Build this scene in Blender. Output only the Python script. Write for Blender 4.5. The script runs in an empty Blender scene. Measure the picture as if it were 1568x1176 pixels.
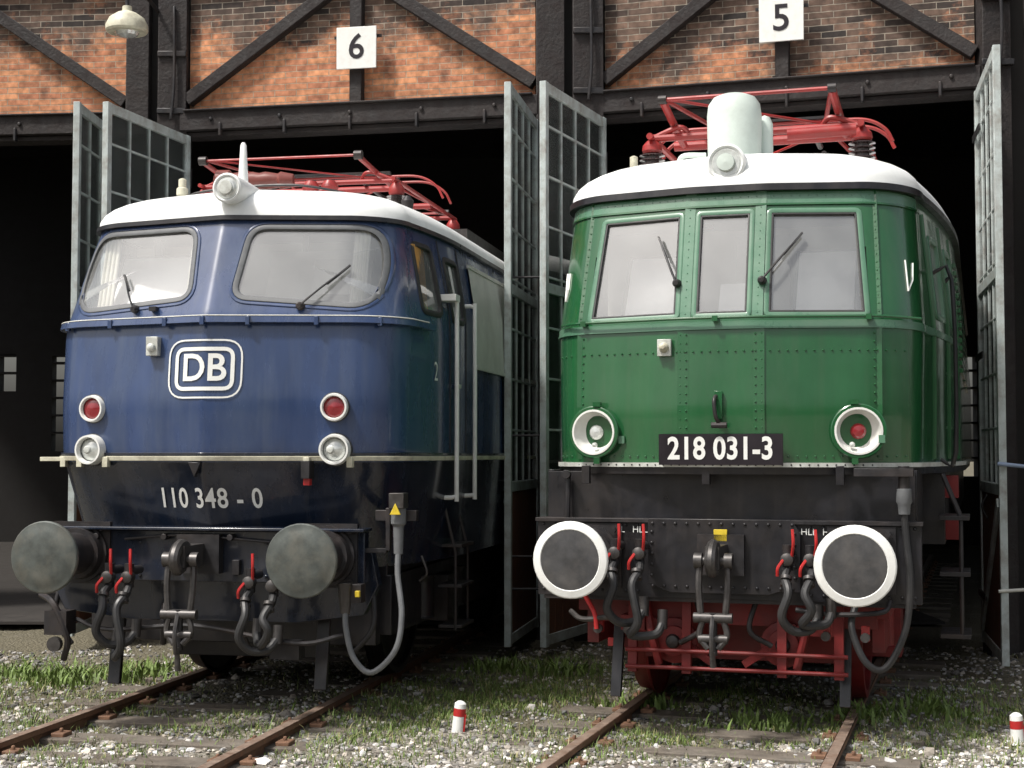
import bpy, bmesh, math, random
import numpy as np
from mathutils import Vector, Matrix
random.seed(7); np.random.seed(7)
sc = bpy.context.scene
R = math.radians

# ------------------------------------------------------------------ materials
MATS = {}
def mat(name, col, rough=.5, metal=0., var=.15, scale=5., coat=0., bump=0., bscale=40., dirt=None, dirt_amt=.4, stretch=1., spec=.5, dscale=2.5, streak=0., scol=(.1,.1,.09)):
    if name in MATS: return MATS[name]
    m = bpy.data.materials.new(name); m.use_nodes = True
    nt = m.node_tree; N = nt.nodes; Lk = nt.links
    b = N['Principled BSDF']
    tc = N.new('ShaderNodeTexCoord')
    mp = N.new('ShaderNodeMapping'); mp.inputs['Scale'].default_value = (1, 1, 1/stretch)
    Lk.new(tc.outputs['Object'], mp.inputs['Vector'])
    n1 = N.new('ShaderNodeTexNoise'); n1.inputs['Scale'].default_value = scale; n1.inputs['Detail'].default_value = 8; n1.inputs['Roughness'].default_value = .65
    Lk.new(mp.outputs[0], n1.inputs['Vector'])
    mr = N.new('ShaderNodeMapRange'); mr.inputs[1].default_value = .3; mr.inputs[2].default_value = .7
    mr.inputs[3].default_value = 1-var; mr.inputs[4].default_value = 1+var
    Lk.new(n1.outputs['Fac'], mr.inputs[0])
    mx = N.new('ShaderNodeMix'); mx.data_type = 'RGBA'; mx.blend_type = 'MULTIPLY'; mx.inputs[0].default_value = 1
    mx.inputs[6].default_value = (*col, 1)
    Lk.new(mr.outputs[0], mx.inputs[7])
    out = mx.outputs[2]
    if dirt:
        n2 = N.new('ShaderNodeTexNoise'); n2.inputs['Scale'].default_value = dscale; n2.inputs['Detail'].default_value = 10; n2.inputs['Roughness'].default_value = .7
        Lk.new(mp.outputs[0], n2.inputs['Vector'])
        cr = N.new('ShaderNodeMapRange'); cr.inputs[1].default_value = .45; cr.inputs[2].default_value = .72; cr.inputs[3].default_value = 0; cr.inputs[4].default_value = dirt_amt
        Lk.new(n2.outputs['Fac'], cr.inputs[0])
        m2 = N.new('ShaderNodeMix'); m2.data_type = 'RGBA'; m2.inputs[7].default_value = (*dirt, 1)
        Lk.new(cr.outputs[0], m2.inputs[0]); Lk.new(out, m2.inputs[6]); out = m2.outputs[2]
    if streak:
        mp2 = N.new('ShaderNodeMapping'); mp2.inputs['Scale'].default_value = (13, 13, .7); Lk.new(tc.outputs['Object'], mp2.inputs['Vector'])
        n4 = N.new('ShaderNodeTexNoise'); n4.inputs['Scale'].default_value = 1; n4.inputs['Detail'].default_value = 5; Lk.new(mp2.outputs[0], n4.inputs['Vector'])
        c4 = N.new('ShaderNodeMapRange'); c4.inputs[1].default_value = .5; c4.inputs[2].default_value = .75; c4.inputs[4].default_value = streak
        Lk.new(n4.outputs['Fac'], c4.inputs[0])
        m4 = N.new('ShaderNodeMix'); m4.data_type = 'RGBA'; m4.inputs[7].default_value = (*scol, 1)
        Lk.new(c4.outputs[0], m4.inputs[0]); Lk.new(out, m4.inputs[6]); out = m4.outputs[2]
    Lk.new(out, b.inputs['Base Color'])
    r2 = N.new('ShaderNodeMapRange'); r2.inputs[1].default_value = .3; r2.inputs[2].default_value = .7
    r2.inputs[3].default_value = max(0, rough*.75); r2.inputs[4].default_value = min(1, rough*1.3)
    Lk.new(n1.outputs['Fac'], r2.inputs[0]); Lk.new(r2.outputs[0], b.inputs['Roughness'])
    b.inputs['Metallic'].default_value = metal
    b.inputs['Coat Weight'].default_value = coat; b.inputs['Coat Roughness'].default_value = .08
    b.inputs['Specular IOR Level'].default_value = spec
    if bump:
        n3 = N.new('ShaderNodeTexNoise'); n3.inputs['Scale'].default_value = bscale; n3.inputs['Detail'].default_value = 6 if bscale > 10 else 1.5
        Lk.new(tc.outputs['Object'], n3.inputs['Vector'])
        bp = N.new('ShaderNodeBump'); bp.inputs['Strength'].default_value = bump; bp.inputs['Distance'].default_value = .02
        Lk.new(n3.outputs['Fac'], bp.inputs['Height']); Lk.new(bp.outputs[0], b.inputs['Normal'])
        if coat: Lk.new(bp.outputs[0], b.inputs['Coat Normal'])
    MATS[name] = m
    return m

def glass_mat(name, dust_haze=.2, dcol=(.6,.62,.6), refl=.12, tint=(.9,.93,.92)):
    m = bpy.data.materials.new(name); m.use_nodes = True
    nt = m.node_tree; N = nt.nodes; Lk = nt.links; N.remove(N['Principled BSDF'])
    o = N['Material Output']
    t = N.new('ShaderNodeBsdfTransparent'); t.inputs[0].default_value = (*tint, 1)
    g = N.new('ShaderNodeBsdfGlossy'); g.inputs['Roughness'].default_value = .02
    d = N.new('ShaderNodeBsdfDiffuse'); d.inputs[0].default_value = (*dcol, 1)
    fr = N.new('ShaderNodeFresnel'); fr.inputs[0].default_value = 1.5
    ad = N.new('ShaderNodeMath'); ad.operation = 'ADD'; ad.inputs[1].default_value = refl
    Lk.new(fr.outputs[0], ad.inputs[0])
    m1 = N.new('ShaderNodeMixShader'); Lk.new(ad.outputs[0], m1.inputs[0]); Lk.new(t.outputs[0], m1.inputs[1]); Lk.new(g.outputs[0], m1.inputs[2])
    nz = N.new('ShaderNodeTexNoise'); nz.inputs['Scale'].default_value = 3; nz.inputs['Detail'].default_value = 8
    tc = N.new('ShaderNodeTexCoord'); Lk.new(tc.outputs['Object'], nz.inputs['Vector'])
    mr = N.new('ShaderNodeMapRange'); mr.inputs[1].default_value=.3; mr.inputs[2].default_value=.7; mr.inputs[3].default_value = dust_haze*.7; mr.inputs[4].default_value = dust_haze*1.3
    Lk.new(nz.outputs['Fac'], mr.inputs[0])
    m2 = N.new('ShaderNodeMixShader'); Lk.new(mr.outputs[0], m2.inputs[0]); Lk.new(m1.outputs[0], m2.inputs[1]); Lk.new(d.outputs[0], m2.inputs[2])
    Lk.new(m2.outputs[0], o.inputs[0])
    return m

BLUE = mat('blue_paint', (.028,.052,.130), .26, var=.24, scale=3, coat=.45, dirt=(.09,.12,.17), dirt_amt=.42, stretch=3, bump=.16, bscale=2.2, streak=.22, scol=(.11,.13,.16))
NAVY = mat('black_blue_paint', (.009,.015,.030), .24, var=.3, scale=4, coat=.4, dirt=(.06,.055,.055), dirt_amt=.5, bump=.16, bscale=3, stretch=2, streak=.3, scol=(.07,.065,.06))
GREEN = mat('green_paint', (.015,.098,.033), .19, var=.2, scale=3, coat=.6, dirt=(.045,.11,.055), dirt_amt=.5, stretch=3, bump=.20, bscale=3.2, streak=.2, scol=(.07,.11,.06))
GREEN2 = mat('green_paint_light', (.085,.20,.125), .3, var=.15, scale=5, coat=.3, dirt=(.13,.17,.13), dirt_amt=.5)
BLACK = mat('black_paint', (.010,.010,.013), .34, var=.35, scale=8, dirt=(.055,.045,.038), dirt_amt=.45, streak=.25, scol=(.06,.05,.045))
IRON = mat('dark_iron', (.022,.021,.023), .45, metal=.2, var=.35, scale=14, dirt=(.075,.052,.04), dirt_amt=.5)
STEEL = mat('greased_steel', (.085,.08,.078), .42, metal=.6, var=.35, scale=14, dirt=(.04,.033,.028), dirt_amt=.8)
BUFF = mat('buffer_steel', (.085,.095,.088), .42, metal=.3, var=.35, scale=9, dirt=(.17,.16,.13), dirt_amt=.7, dscale=5)
BUFF2 = mat('buffer_steel_dark', (.065,.065,.067), .42, metal=.3, var=.3, scale=9, dirt=(.14,.13,.12), dirt_amt=.6, dscale=5)
WHITE = mat('white_paint', (.80,.81,.78), .45, var=.08, scale=6, dirt=(.42,.40,.35), dirt_amt=.45, dscale=6)
ROOFW = mat('roof_white', (.80,.82,.81), .5, var=.06, scale=2, dirt=(.46,.47,.45), dirt_amt=.35, dscale=1.6, bump=.08, bscale=3, streak=.12, scol=(.45,.45,.42))
RWH2 = mat('roof_white_greenish', (.62,.70,.65), .5, var=.06, scale=3, dirt=(.35,.39,.35), dirt_amt=.5)
SILV = mat('silver_trim', (.62,.64,.60), .42, metal=.2, var=.15, scale=12, dirt=(.25,.23,.19), dirt_amt=.7, dscale=8)
CREAM = mat('cream_trim', (.62,.6,.47), .5, var=.15, scale=12, dirt=(.22,.19,.14), dirt_amt=.7, dscale=8)
RED = mat('red_paint', (.34,.028,.026), .42, var=.25, scale=10, dirt=(.10,.035,.028), dirt_amt=.65, dscale=5)
REDD = mat('red_frame_paint', (.20,.013,.013), .5, var=.35, scale=8, dirt=(.045,.025,.022), dirt_amt=.85, dscale=4)
REDB = mat('red_bright', (.48,.022,.022), .4, var=.15, dirt=(.15,.04,.03), dirt_amt=.5, dscale=12)
REDL = mat('red_lens', (.24,.014,.02), .18, var=.12, coat=.8)
LENS = mat('lamp_lens', (.60,.62,.60), .15, var=.2, scale=30, coat=1, metal=.3)
RUB = mat('rubber', (.022,.022,.023), .5, var=.25, scale=12, dirt=(.07,.065,.06), dirt_amt=.5)
RUBG = mat('rubber_grey', (.12,.125,.13), .5, var=.2, scale=12)
INSB = mat('insulator_brown', (.055,.035,.035), .25, coat=.6)
INSR = mat('insulator_red', (.18,.05,.04), .4, var=.2)
YEL = mat('yellow_paint', (.65,.48,.03), .5, var=.2, scale=15)
ORNG = mat('curtain_orange', (.50,.27,.08), .8, var=.25)
CURT = mat('curtain_cream', (.80,.79,.70), .9, var=.1)
CABW = mat('cab_wall', (.70,.70,.64), .6, var=.08)
CABL = mat('cab_bounce_panel', (.93,.94,.95), .3, var=.02)  # white panels added behind the windshields to imitate bright window rectangles
CABD = mat('cab_desk', (.16,.17,.17), .5)
GREYP = mat('grey_vent', (.60,.60,.55), .5, var=.12, scale=6, dirt=(.3,.29,.25), dirt_amt=.4)
PLATE = mat('plate_black', (.012,.008,.012), .35, var=.2)
GLASS = glass_mat('windshield_glass', dust_haze=.14, dcol=(.80,.82,.81), refl=.20, tint=(.99,.99,.98))  # pale diffuse layer imitates the hazy reflection on the windshields
GLASSD = glass_mat('door_glass', dust_haze=.06, dcol=(.4,.43,.42), refl=.05)
TIMBER = mat('tarred_timber', (.017,.013,.013), .75, var=.45, scale=9, bump=.4, bscale=30, dirt=(.055,.045,.04), dirt_amt=.4)
RUSTP = mat('rusty_panel', (.13,.055,.03), .75, var=.35, scale=9, bump=.2)
DOORP = mat('door_paint', (.42,.47,.46), .5, var=.18, scale=7, dirt=(.17,.13,.10), dirt_amt=.8, bump=.15, dscale=6)
DARKW = mat('dark_wall', (.02,.018,.017), .9, var=.3)  # near-black colour for hall walls, roof and the gaps between posts
RUSTY = mat('rail_rust', (.16,.085,.05), .75, metal=0, var=.35, scale=18, bump=.2)
RAILT = mat('rail_top', (.32,.24,.19), .42, metal=.3, var=.35, scale=18, dirt=(.19,.10,.06), dirt_amt=.8, dscale=10)
SLEEP = mat('sleeper_wood', (.12,.10,.08), .85, var=.35, scale=12, bump=.5, bscale=25, dirt=(.24,.22,.19), dirt_amt=.5)

# ------------------------------------------------------------------ builder
class B:
    def __init__(s): s.v=[]; s.f=[]; s.m=[]; s.mats=[]
    def add(s, vs, fs, mt):
        if mt not in s.mats: s.mats.append(mt)
        i = s.mats.index(mt); o = len(s.v)
        s.v.extend([tuple(v) for v in vs]); s.f.extend([tuple(o+k for k in f) for f in fs]); s.m.extend([i]*len(fs))
    def box(s, c, size, mt, rot=None):
        x,y,z = [k/2 for k in size]
        vs = [Vector(p) for p in [(-x,-y,-z),(x,-y,-z),(x,y,-z),(-x,y,-z),(-x,-y,z),(x,-y,z),(x,y,z),(-x,y,z)]]
        if rot: M = Matrix.Rotation(rot[0],3,'X'); M = Matrix.Rotation(rot[2],3,'Z')@Matrix.Rotation(rot[1],3,'Y')@M; vs=[M@v for v in vs]
        c = Vector(c); vs=[v+c for v in vs]
        s.add(vs, [(0,3,2,1),(4,5,6,7),(0,1,5,4),(1,2,6,5),(2,3,7,6),(3,0,4,7)], mt)
    def beam(s, p0, p1, w, h, mt, up=(0,0,1)):
        p0=Vector(p0); p1=Vector(p1); d=(p1-p0).normalized(); u=Vector(up)
        a=d.cross(u)
        if a.length<1e-4: a=Vector((1,0,0))
        a.normalize(); b=a.cross(d).normalized()
        vs=[p+a*sx*w/2+b*sz*h/2 for p in (p0,p1) for sx,sz in ((-1,-1),(1,-1),(1,1),(-1,1))]
        s.add(vs,[(0,3,2,1),(4,5,6,7),(0,1,5,4),(1,2,6,5),(2,3,7,6),(3,0,4,7)],mt)
    def lathe(s, o, ax, prof, mt, n=24, cap=True, sx=1.):
        o=Vector(o); ax=Vector(ax).normalized()
        t=Vector((0,0,1)) if abs(ax.z)<.9 else Vector((1,0,0))
        a=ax.cross(t).normalized(); b=ax.cross(a).normalized()
        vs=[]; fs=[]
        for h,r in prof:
            for k in range(n):
                th=2*math.pi*k/n; vs.append(o+ax*h+a*(math.cos(th)*r*sx)+b*(math.sin(th)*r))
        for i in range(len(prof)-1):
            for k in range(n):
                k2=(k+1)%n; fs.append((i*n+k,i*n+k2,(i+1)*n+k2,(i+1)*n+k))
        if cap:
            fs.append(tuple(range(n))); fs.append(tuple((len(prof)-1)*n+k for k in reversed(range(n))))
        s.add(vs,fs,mt)
    def cyl(s,p0,p1,r,mt,r1=None,n=14):
        p0=Vector(p0);p1=Vector(p1); L=(p1-p0).length
        s.lathe(p0,p1-p0,[(0,r),(L,r if r1 is None else r1)],mt,n)
    def tube(s,pts,r,mt,n=8,smooth=True,sub=6):
        P=[Vector(p) for p in pts]
        if smooth and len(P)>2:
            Q=[P[0]*2-P[1]]+P+[P[-1]*2-P[-2]]; out=[]
            for i in range(1,len(Q)-2):
                for k in range(sub):
                    t=k/sub; a,b,c,d=Q[i-1],Q[i],Q[i+1],Q[i+2]
                    out.append(.5*((2*b)+(c-a)*t+(2*a-5*b+4*c-d)*t*t+(3*b-a-3*c+d)*t**3))
            out.append(P[-1]); P=out
        vs=[];fs=[]; prev=None
        for i,p in enumerate(P):
            d=(P[min(i+1,len(P)-1)]-P[max(i-1,0)])
            if d.length<1e-6: d=Vector((0,0,1))
            d.normalize()
            if prev is None:
                t=Vector((0,0,1)) if abs(d.z)<.9 else Vector((1,0,0)); a=d.cross(t).normalized()
            else:
                a=(prev-d*prev.dot(d)).normalized()
            prev=a; b=d.cross(a)
            for k in range(n):
                th=2*math.pi*k/n; vs.append(p+(a*math.cos(th)+b*math.sin(th))*r)
        for i in range(len(P)-1):
            for k in range(n):
                k2=(k+1)%n; fs.append((i*n+k,i*n+k2,(i+1)*n+k2,(i+1)*n+k))
        fs.append(tuple(reversed(range(n)))); fs.append(tuple((len(P)-1)*n+k for k in range(n)))
        s.add(vs,fs,mt)
    def prism(s,poly,y0,y1,mt):  # poly in (x,z)
        n=len(poly); vs=[(x,y0,z) for x,z in poly]+[(x,y1,z) for x,z in poly]
        fs=[tuple(range(n)),tuple(n+k for k in reversed(range(n)))]+[(k,n+k,n+(k+1)%n,(k+1)%n) for k in range(n)]
        s.add(vs,fs,mt)
    def obj(s,name,parent=None,bevel=0,ang=32):
        me=bpy.data.meshes.new(name); me.from_pydata(s.v,[],s.f)
        for m in s.mats: me.materials.append(m)
        me.polygons.foreach_set('material_index',s.m)
        bm=bmesh.new(); bm.from_mesh(me); bmesh.ops.recalc_face_normals(bm,faces=bm.faces); bm.to_mesh(me); bm.free()
        me.polygons.foreach_set('use_smooth',[True]*len(me.polygons))
        me.set_sharp_from_angle(angle=R(ang)); me.update()
        ob=bpy.data.objects.new(name,me); sc.collection.objects.link(ob)
        if parent: ob.parent=parent
        if bevel:
            md=ob.modifiers.new('bevel','BEVEL'); md.width=bevel; md.segments=2; md.limit_method='ANGLE'; md.angle_limit=R(40)
        return ob

def empty(name,loc=(0,0,0),rz=0):
    e=bpy.data.objects.new(name,None); sc.collection.objects.link(e); e.location=loc; e.rotation_euler=(0,0,rz); e.empty_display_size=.2
    return e

def text_add(bd, body, size, xs, fn, mt, bold=.0, sub=2, sp=1.):
    cu=bpy.data.curves.new('t','FONT'); cu.body=body; cu.size=size; cu.align_x='CENTER'; cu.align_y='CENTER'; cu.offset=bold; cu.resolution_u=4; cu.space_character=sp
    ob=bpy.data.objects.new('t',cu); sc.collection.objects.link(ob)
    bpy.context.view_layer.update()
    me=bpy.data.meshes.new_from_object(ob.evaluated_get(bpy.context.evaluated_depsgraph_get()))
    bpy.data.objects.remove(ob)
    bm=bmesh.new(); bm.from_mesh(me)
    if sub: 
        bmesh.ops.triangulate(bm,faces=bm.faces)
        for _ in range(sub):
            ed=[e for e in bm.edges if e.calc_length()>.03]
            if ed: bmesh.ops.subdivide_edges(bm,edges=ed,cuts=1); bmesh.ops.triangulate(bm,faces=bm.faces)
    bd.add([fn(v.co.x*xs,v.co.y) for v in bm.verts],[[v.index for v in f.verts] for f in bm.faces],mt)
    bm.free()

def rpoly(cor,r,seg=6):
    out=[]; n=len(cor)
    for i in range(n):
        p=Vector(cor[i]); a=Vector(cor[i-1]); b=Vector(cor[(i+1)%n]); rr=r[i] if isinstance(r,(list,tuple)) else r
        pa=p+(a-p).normalized()*rr; pb=p+(b-p).normalized()*rr
        for k in range(seg+1):
            t=k/seg; out.append(((1-t)**2)*pa+2*t*(1-t)*p+t*t*pb)
    res=[]
    for i in range(len(out)):
        a=out[i]; b=out[(i+1)%len(out)]; L=(b-a).length; k=max(1,int(L/.05))
        for j in range(k): res.append(a.lerp(b,j/k))
    return res
def offp(pl,d):
    n=len(pl); area=sum(pl[i].x*pl[(i+1)%n].y-pl[(i+1)%n].x*pl[i].y for i in range(n)); sg=1 if area>0 else -1
    o=[]
    for i in range(n):
        t=(pl[(i+1)%n]-pl[i-1]).normalized(); o.append(pl[i]+Vector((t.y,-t.x))*d*sg)
    return o
def inside(p,pl):
    c=False; n=len(pl); j=n-1
    for i in range(n):
        a=pl[i];b=pl[j]
        if (a.y>p[1])!=(b.y>p[1]) and p[0]<(b.x-a.x)*(p[1]-a.y)/(b.y-a.y)+a.x: c=not c
        j=i
    return c
def ring(bd,pl,fn,wo,wi,h,mt,base=.012):
    rows=[(wo,base),(wo,-h*.6),(wo*.6,-h),(-wi*.6,-h),(-wi,-h*.6),(-wi,base+.02)]
    n=len(pl); vs=[]; fs=[]
    for d,y in rows:
        for p in offp(pl,d): vs.append(fn(p.x,p.y,y))
    for i in range(len(rows)-1):
        for k in range(n):
            k2=(k+1)%n; fs.append((i*n+k,i*n+k2,(i+1)*n+k2,(i+1)*n+k))
    bd.add(vs,fs,mt)
def patch(bd,pl,fn,y,mt,K=6):
    n=len(pl); c=sum(pl,Vector((0,0)))/n; vs=[];fs=[]
    for i in range(K):
        s=1-i/K
        for p in pl: q=c+(p-c)*s; vs.append(fn(q.x,q.y,y))
    vs.append(fn(c.x,c.y,y))
    for i in range(K-1):
        for k in range(n):
            k2=(k+1)%n; fs.append((i*n+k,i*n+k2,(i+1)*n+k2,(i+1)*n+k))
    for k in range(n): fs.append(((K-1)*n+k,(K-1)*n+(k+1)%n,K*n))
    bd.add(vs,fs,mt)

class Nose:
    def __init__(s,c,hw,HW,rx,ry,m,flat,L,flare=1.4):
        s.cz=c;s.hwz=hw;s.HWz=HW;s.rx=rx;s.ry=ry;s.m=m;s.flat=flat;s.L=L;s.flare=flare
    def it(s,t,z): return float(np.interp(z,[a for a,_ in t],[b for _,b in t]))
    def sm(s,t,z): return (s.it(t,z-.05)+s.it(t,z)*2+s.it(t,z+.05))/4
    def c(s,z): return s.sm(s.cz,z)
    def hw(s,z): return s.sm(s.hwz,z)
    def F(s,x,z):
        h=s.hw(z); ax=min(abs(x),h); d=ax-s.flat
        y=s.c(z)+s.m*.5*(d+math.sqrt(d*d+.0009))
        t=(ax-(h-s.rx))/s.rx
        if t>0: y+=s.ry*(1-math.sqrt(max(0,1-t*t)))
        return y
    def S(s,y,z):
        h=s.hw(z); t=min(1,max(0,(y-s.F(h,z))/s.flare)); return h+(s.it(s.HWz,z)-h)*(1-(1-t)**2)
    def cols(s):
        u=[('f',k/44) for k in range(44)]+[('a',k/14*90) for k in range(15)]
        ys=list(np.arange(.03,2.6,.03))+list(np.arange(2.8,s.L,.5))
        return u,ys
    def contour(s,z,off=0.):
        h=s.hw(z); x1=h-s.rx; u,ys=s.cols(); H=[]
        for k,a in u:
            x=a*x1 if k=='f' else x1+s.rx*math.sin(R(a))
            H.append((x,s.F(x,z) if not(k=='a' and a==90) else s.F(h,z)))
        y0=s.F(h,z)
        for d in ys: H.append((s.S(y0+d,z),y0+d))
        if off:
            O=[]
            for i,(x,y) in enumerate(H):
                a=H[max(0,i-1)];b=H[min(len(H)-1,i+1)]; t=Vector((b[0]-a[0],b[1]-a[1])).normalized(); O.append((x+t.y*off,y-t.x*off))
            O[0]=(0,O[0][1]); H=O
        return [(-x,y) for x,y in reversed(H[1:])]+H
    def shell(s,bd,zs,mfun,holes_f=(),holes_s=()):
        rows=[s.contour(z) for z in zs]; n=len(rows[0]); vs=[(x,y,z) for r,z in zip(rows,zs) for x,y in r]
        groups={}
        for i in range(len(zs)-1):
            z=(zs[i]+zs[i+1])/2; ysd=s.F(s.hw(z),z)
            for k in range(n-1):
                x=sum(vs[j][0] for j in (i*n+k,i*n+k+1,(i+1)*n+k,(i+1)*n+k+1))/4; y=sum(vs[j][1] for j in (i*n+k,i*n+k+1,(i+1)*n+k,(i+1)*n+k+1))/4
                if y<ysd-.002:
                    if any(inside((x,z),h) for h in holes_f): continue
                elif any(inside((y,z),h) for h in holes_s): continue
                groups.setdefault(mfun(x,y,z),[]).append((i*n+k,i*n+k+1,(i+1)*n+k+1,(i+1)*n+k))
        o=len(bd.v); bd.v.extend(vs)
        for mt,fs in groups.items():
            if mt not in bd.mats: bd.mats.append(mt)
            bd.f.extend([tuple(o+j for j in f) for f in fs]); bd.m.extend([bd.mats.index(mt)]*len(fs))
    def band(s,bd,z,w,out,mt,ymax=2.4,x0=None):
        a=s.contour(z-w/2,0.002); b=s.contour(z-w/2,out); c=s.contour(z+w/2,out); d=s.contour(z+w/2,.002)
        vs=[];n=0
        idx=[k for k in range(len(a)) if b[k][1]<ymax]; n=len(idx)
        for row,zz in ((a,z-w/2),(b,z-w/2),(c,z+w/2),(d,z+w/2)):
            vs+= [(row[k][0],row[k][1],zz) for k in idx]
        fs=[(i*n+k,i*n+k+1,(i+1)*n+k+1,(i+1)*n+k) for i in range(3) for k in range(n-1)]
        bd.add(vs,fs,mt)
    def roof(s,bd,zr,h,back,mt,e=.8,off=.02,na=12):
        ed=s.contour(zr,off); n=len(ed); vs=[]
        for i in range(na+1):
            a=R(90)*i/na; ca=max(0,math.cos(a))**e; sa=math.sin(a)**e
            for x,y in ed:
                vs.append((x*ca,min(s.L+.3,y+(1-ca)*back),zr+h*sa))
        bd.add(vs,[(i*n+k,i*n+k+1,(i+1)*n+k+1,(i+1)*n+k) for i in range(na) for k in range(n-1)],mt)

def buffer_(bd,x,z,R0,mface,mring=None,mh=IRON):
    if mring:
        bd.lathe((x,0,z),(0,1,0),[(0,.0),(.002,R0*.5),(.008,R0*.78)],mface,40,cap=False)
        bd.lathe((x,0,z),(0,1,0),[(.008,R0*.78),(.004,R0*.80),(.014,R0*.97),(.022,R0),(.04,R0),(.046,R0*.97)],mring,40,cap=False)
    else:
        bd.lathe((x,0,z),(0,1,0),[(0,.0),(.003,R0*.5),(.010,R0*.78),(.012,R0*.80),(.018,R0*.97),(.026,R0),(.045,R0),(.05,R0*.97)],mface,40,cap=False)
    bd.lathe((x,0,z),(0,1,0),[(.046,R0*.97),(.05,.11),(.07,.085),(.26,.085),(.26,.125),(.30,.13),(.44,.14),(.44,.17),(.50,.18),(.50,.20),(.56,.20)],mh,28,cap=False)
    for a in range(4):
        th=R(45+90*a); bd.lathe((x+math.cos(th)*.235,.50,z+math.sin(th)*.235),(0,1,0),[(-.02,.018),(.01,.02)],mh,6)
    bd.box((x,.55,z),(.42,.04,.42),mh)

def hook_coupling(bd,z=1.06,low=.36):
    bd.box((0,.50,z),(.3,.08,.26),IRON)
    bd.prism([( -.045+.0,z-.07),(.045,z-.07),(.045,z+.07),(-.045,z+.07)],.14,.5,STEEL)
    bd.tube([(0,.34,z+.0),(0,.22,z+.075),(0,.12,z+.05),(0,.08,z-.02),(0,.13,z-.08),(0,.2,z-.07)],.038,STEEL,10)
    bd.cyl((-.12,.2,z-.02),(.12,.2,z-.02),.028,STEEL)
    for sx in (-1,1):
        bd.tube([(sx*.085,.2,z-.02),(sx*.09,.18,z-.18),(sx*.075,.17,z-.37)],.022,STEEL,8)
        bd.lathe((sx*.1,.2,z-.02),(sx,0,0),[(-.03,.05),(.02,.05)],STEEL,16)
        bd.tube([(sx*.06,.17,z-.37),(sx*.085,.17,z-.48),(sx*.03,.16,z-.56)],.02,STEEL,8)
    bd.cyl((-.12,.17,z-.37),(.12,.17,z-.37),.032,STEEL)
    bd.cyl((0,.17,z-.34),(0,.17,z-.60),.026,IRON)
    bd.cyl((-.09,.17,z-.50),(.09,.17,z-.50),.028,STEEL)
    bd.tube([(0,.15,z-.36),(.0,.10,z-.5),(0,.12,z-.62)],.014,STEEL,6)
    bd.cyl((0,.14,z-.58),(0,.16,low),.016,STEEL,r1=.02)

def brake_hose(bd,x,z,side,red=True,drop=.42,out=.18):
    bd.cyl((x,.5,z+.02),(x,.34,z+.02),.03,IRON)
    bd.cyl((x-.0,.34,z+.07),(x,.34,z-.09),.032,IRON)
    bd.lathe((x,.34,z-.02),(0,-1,0),[(0,.045),(.05,.04),(.06,.02)],STEEL,12)
    bd.tube([(x,.34,z-.07),(x-.01*side,.27,z-.13),(x+.02*side,.2,z-.22),(x-.02*side,.19,z-drop+.06),(x+side*.04,.24,z-drop-.03),(x+side*out*.75,.30,z-drop-.03),(x+side*out,.36,z-drop+.03)],.028,RUB,10)
    bd.cyl((x+side*out,.36,z-drop+.0),(x+side*out,.38,z-drop+.12),.033,STEEL)
    for zz in (z-.12,z-.16): bd.lathe((x,.26,zz),(0,-.5,-1),[(0,.036),(.02,.036)],STEEL,12)
    if red:
        bd.tube([(x+.03,.30,z+.0),(x+.045,.26,z+.08),(x+.04,.27,z+.17)],.010,REDB,6)
        bd.tube([(x-.02,.29,z-.02),(x-.05,.26,z-.07),(x-.055,.27,z-.12)],.010,REDB,6)

def insulator(bd,x,y,z0,z1,r,mt,capm=RED):
    n=6; h=(z1-z0-.1)/n; pr=[(0,r*.55)]
    for i in range(n):
        pr+=[(i*h+.01,r*.55),(i*h+h*.45,r),(i*h+h*.6,r),(i*h+h*.95,r*.55)]
    bd.lathe((x,y,z0),(0,0,1),pr,mt,20)
    bd.lathe((x,y,z1-.1),(0,0,1),[(0,r*.7),(.02,r*.8),(.06,r*.75),(.1,r*.4)],capm,16)
    bd.lathe((x,y,z0-.05),(0,0,1),[(0,r*1.1),(.05,r*.8)],capm,16)

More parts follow.
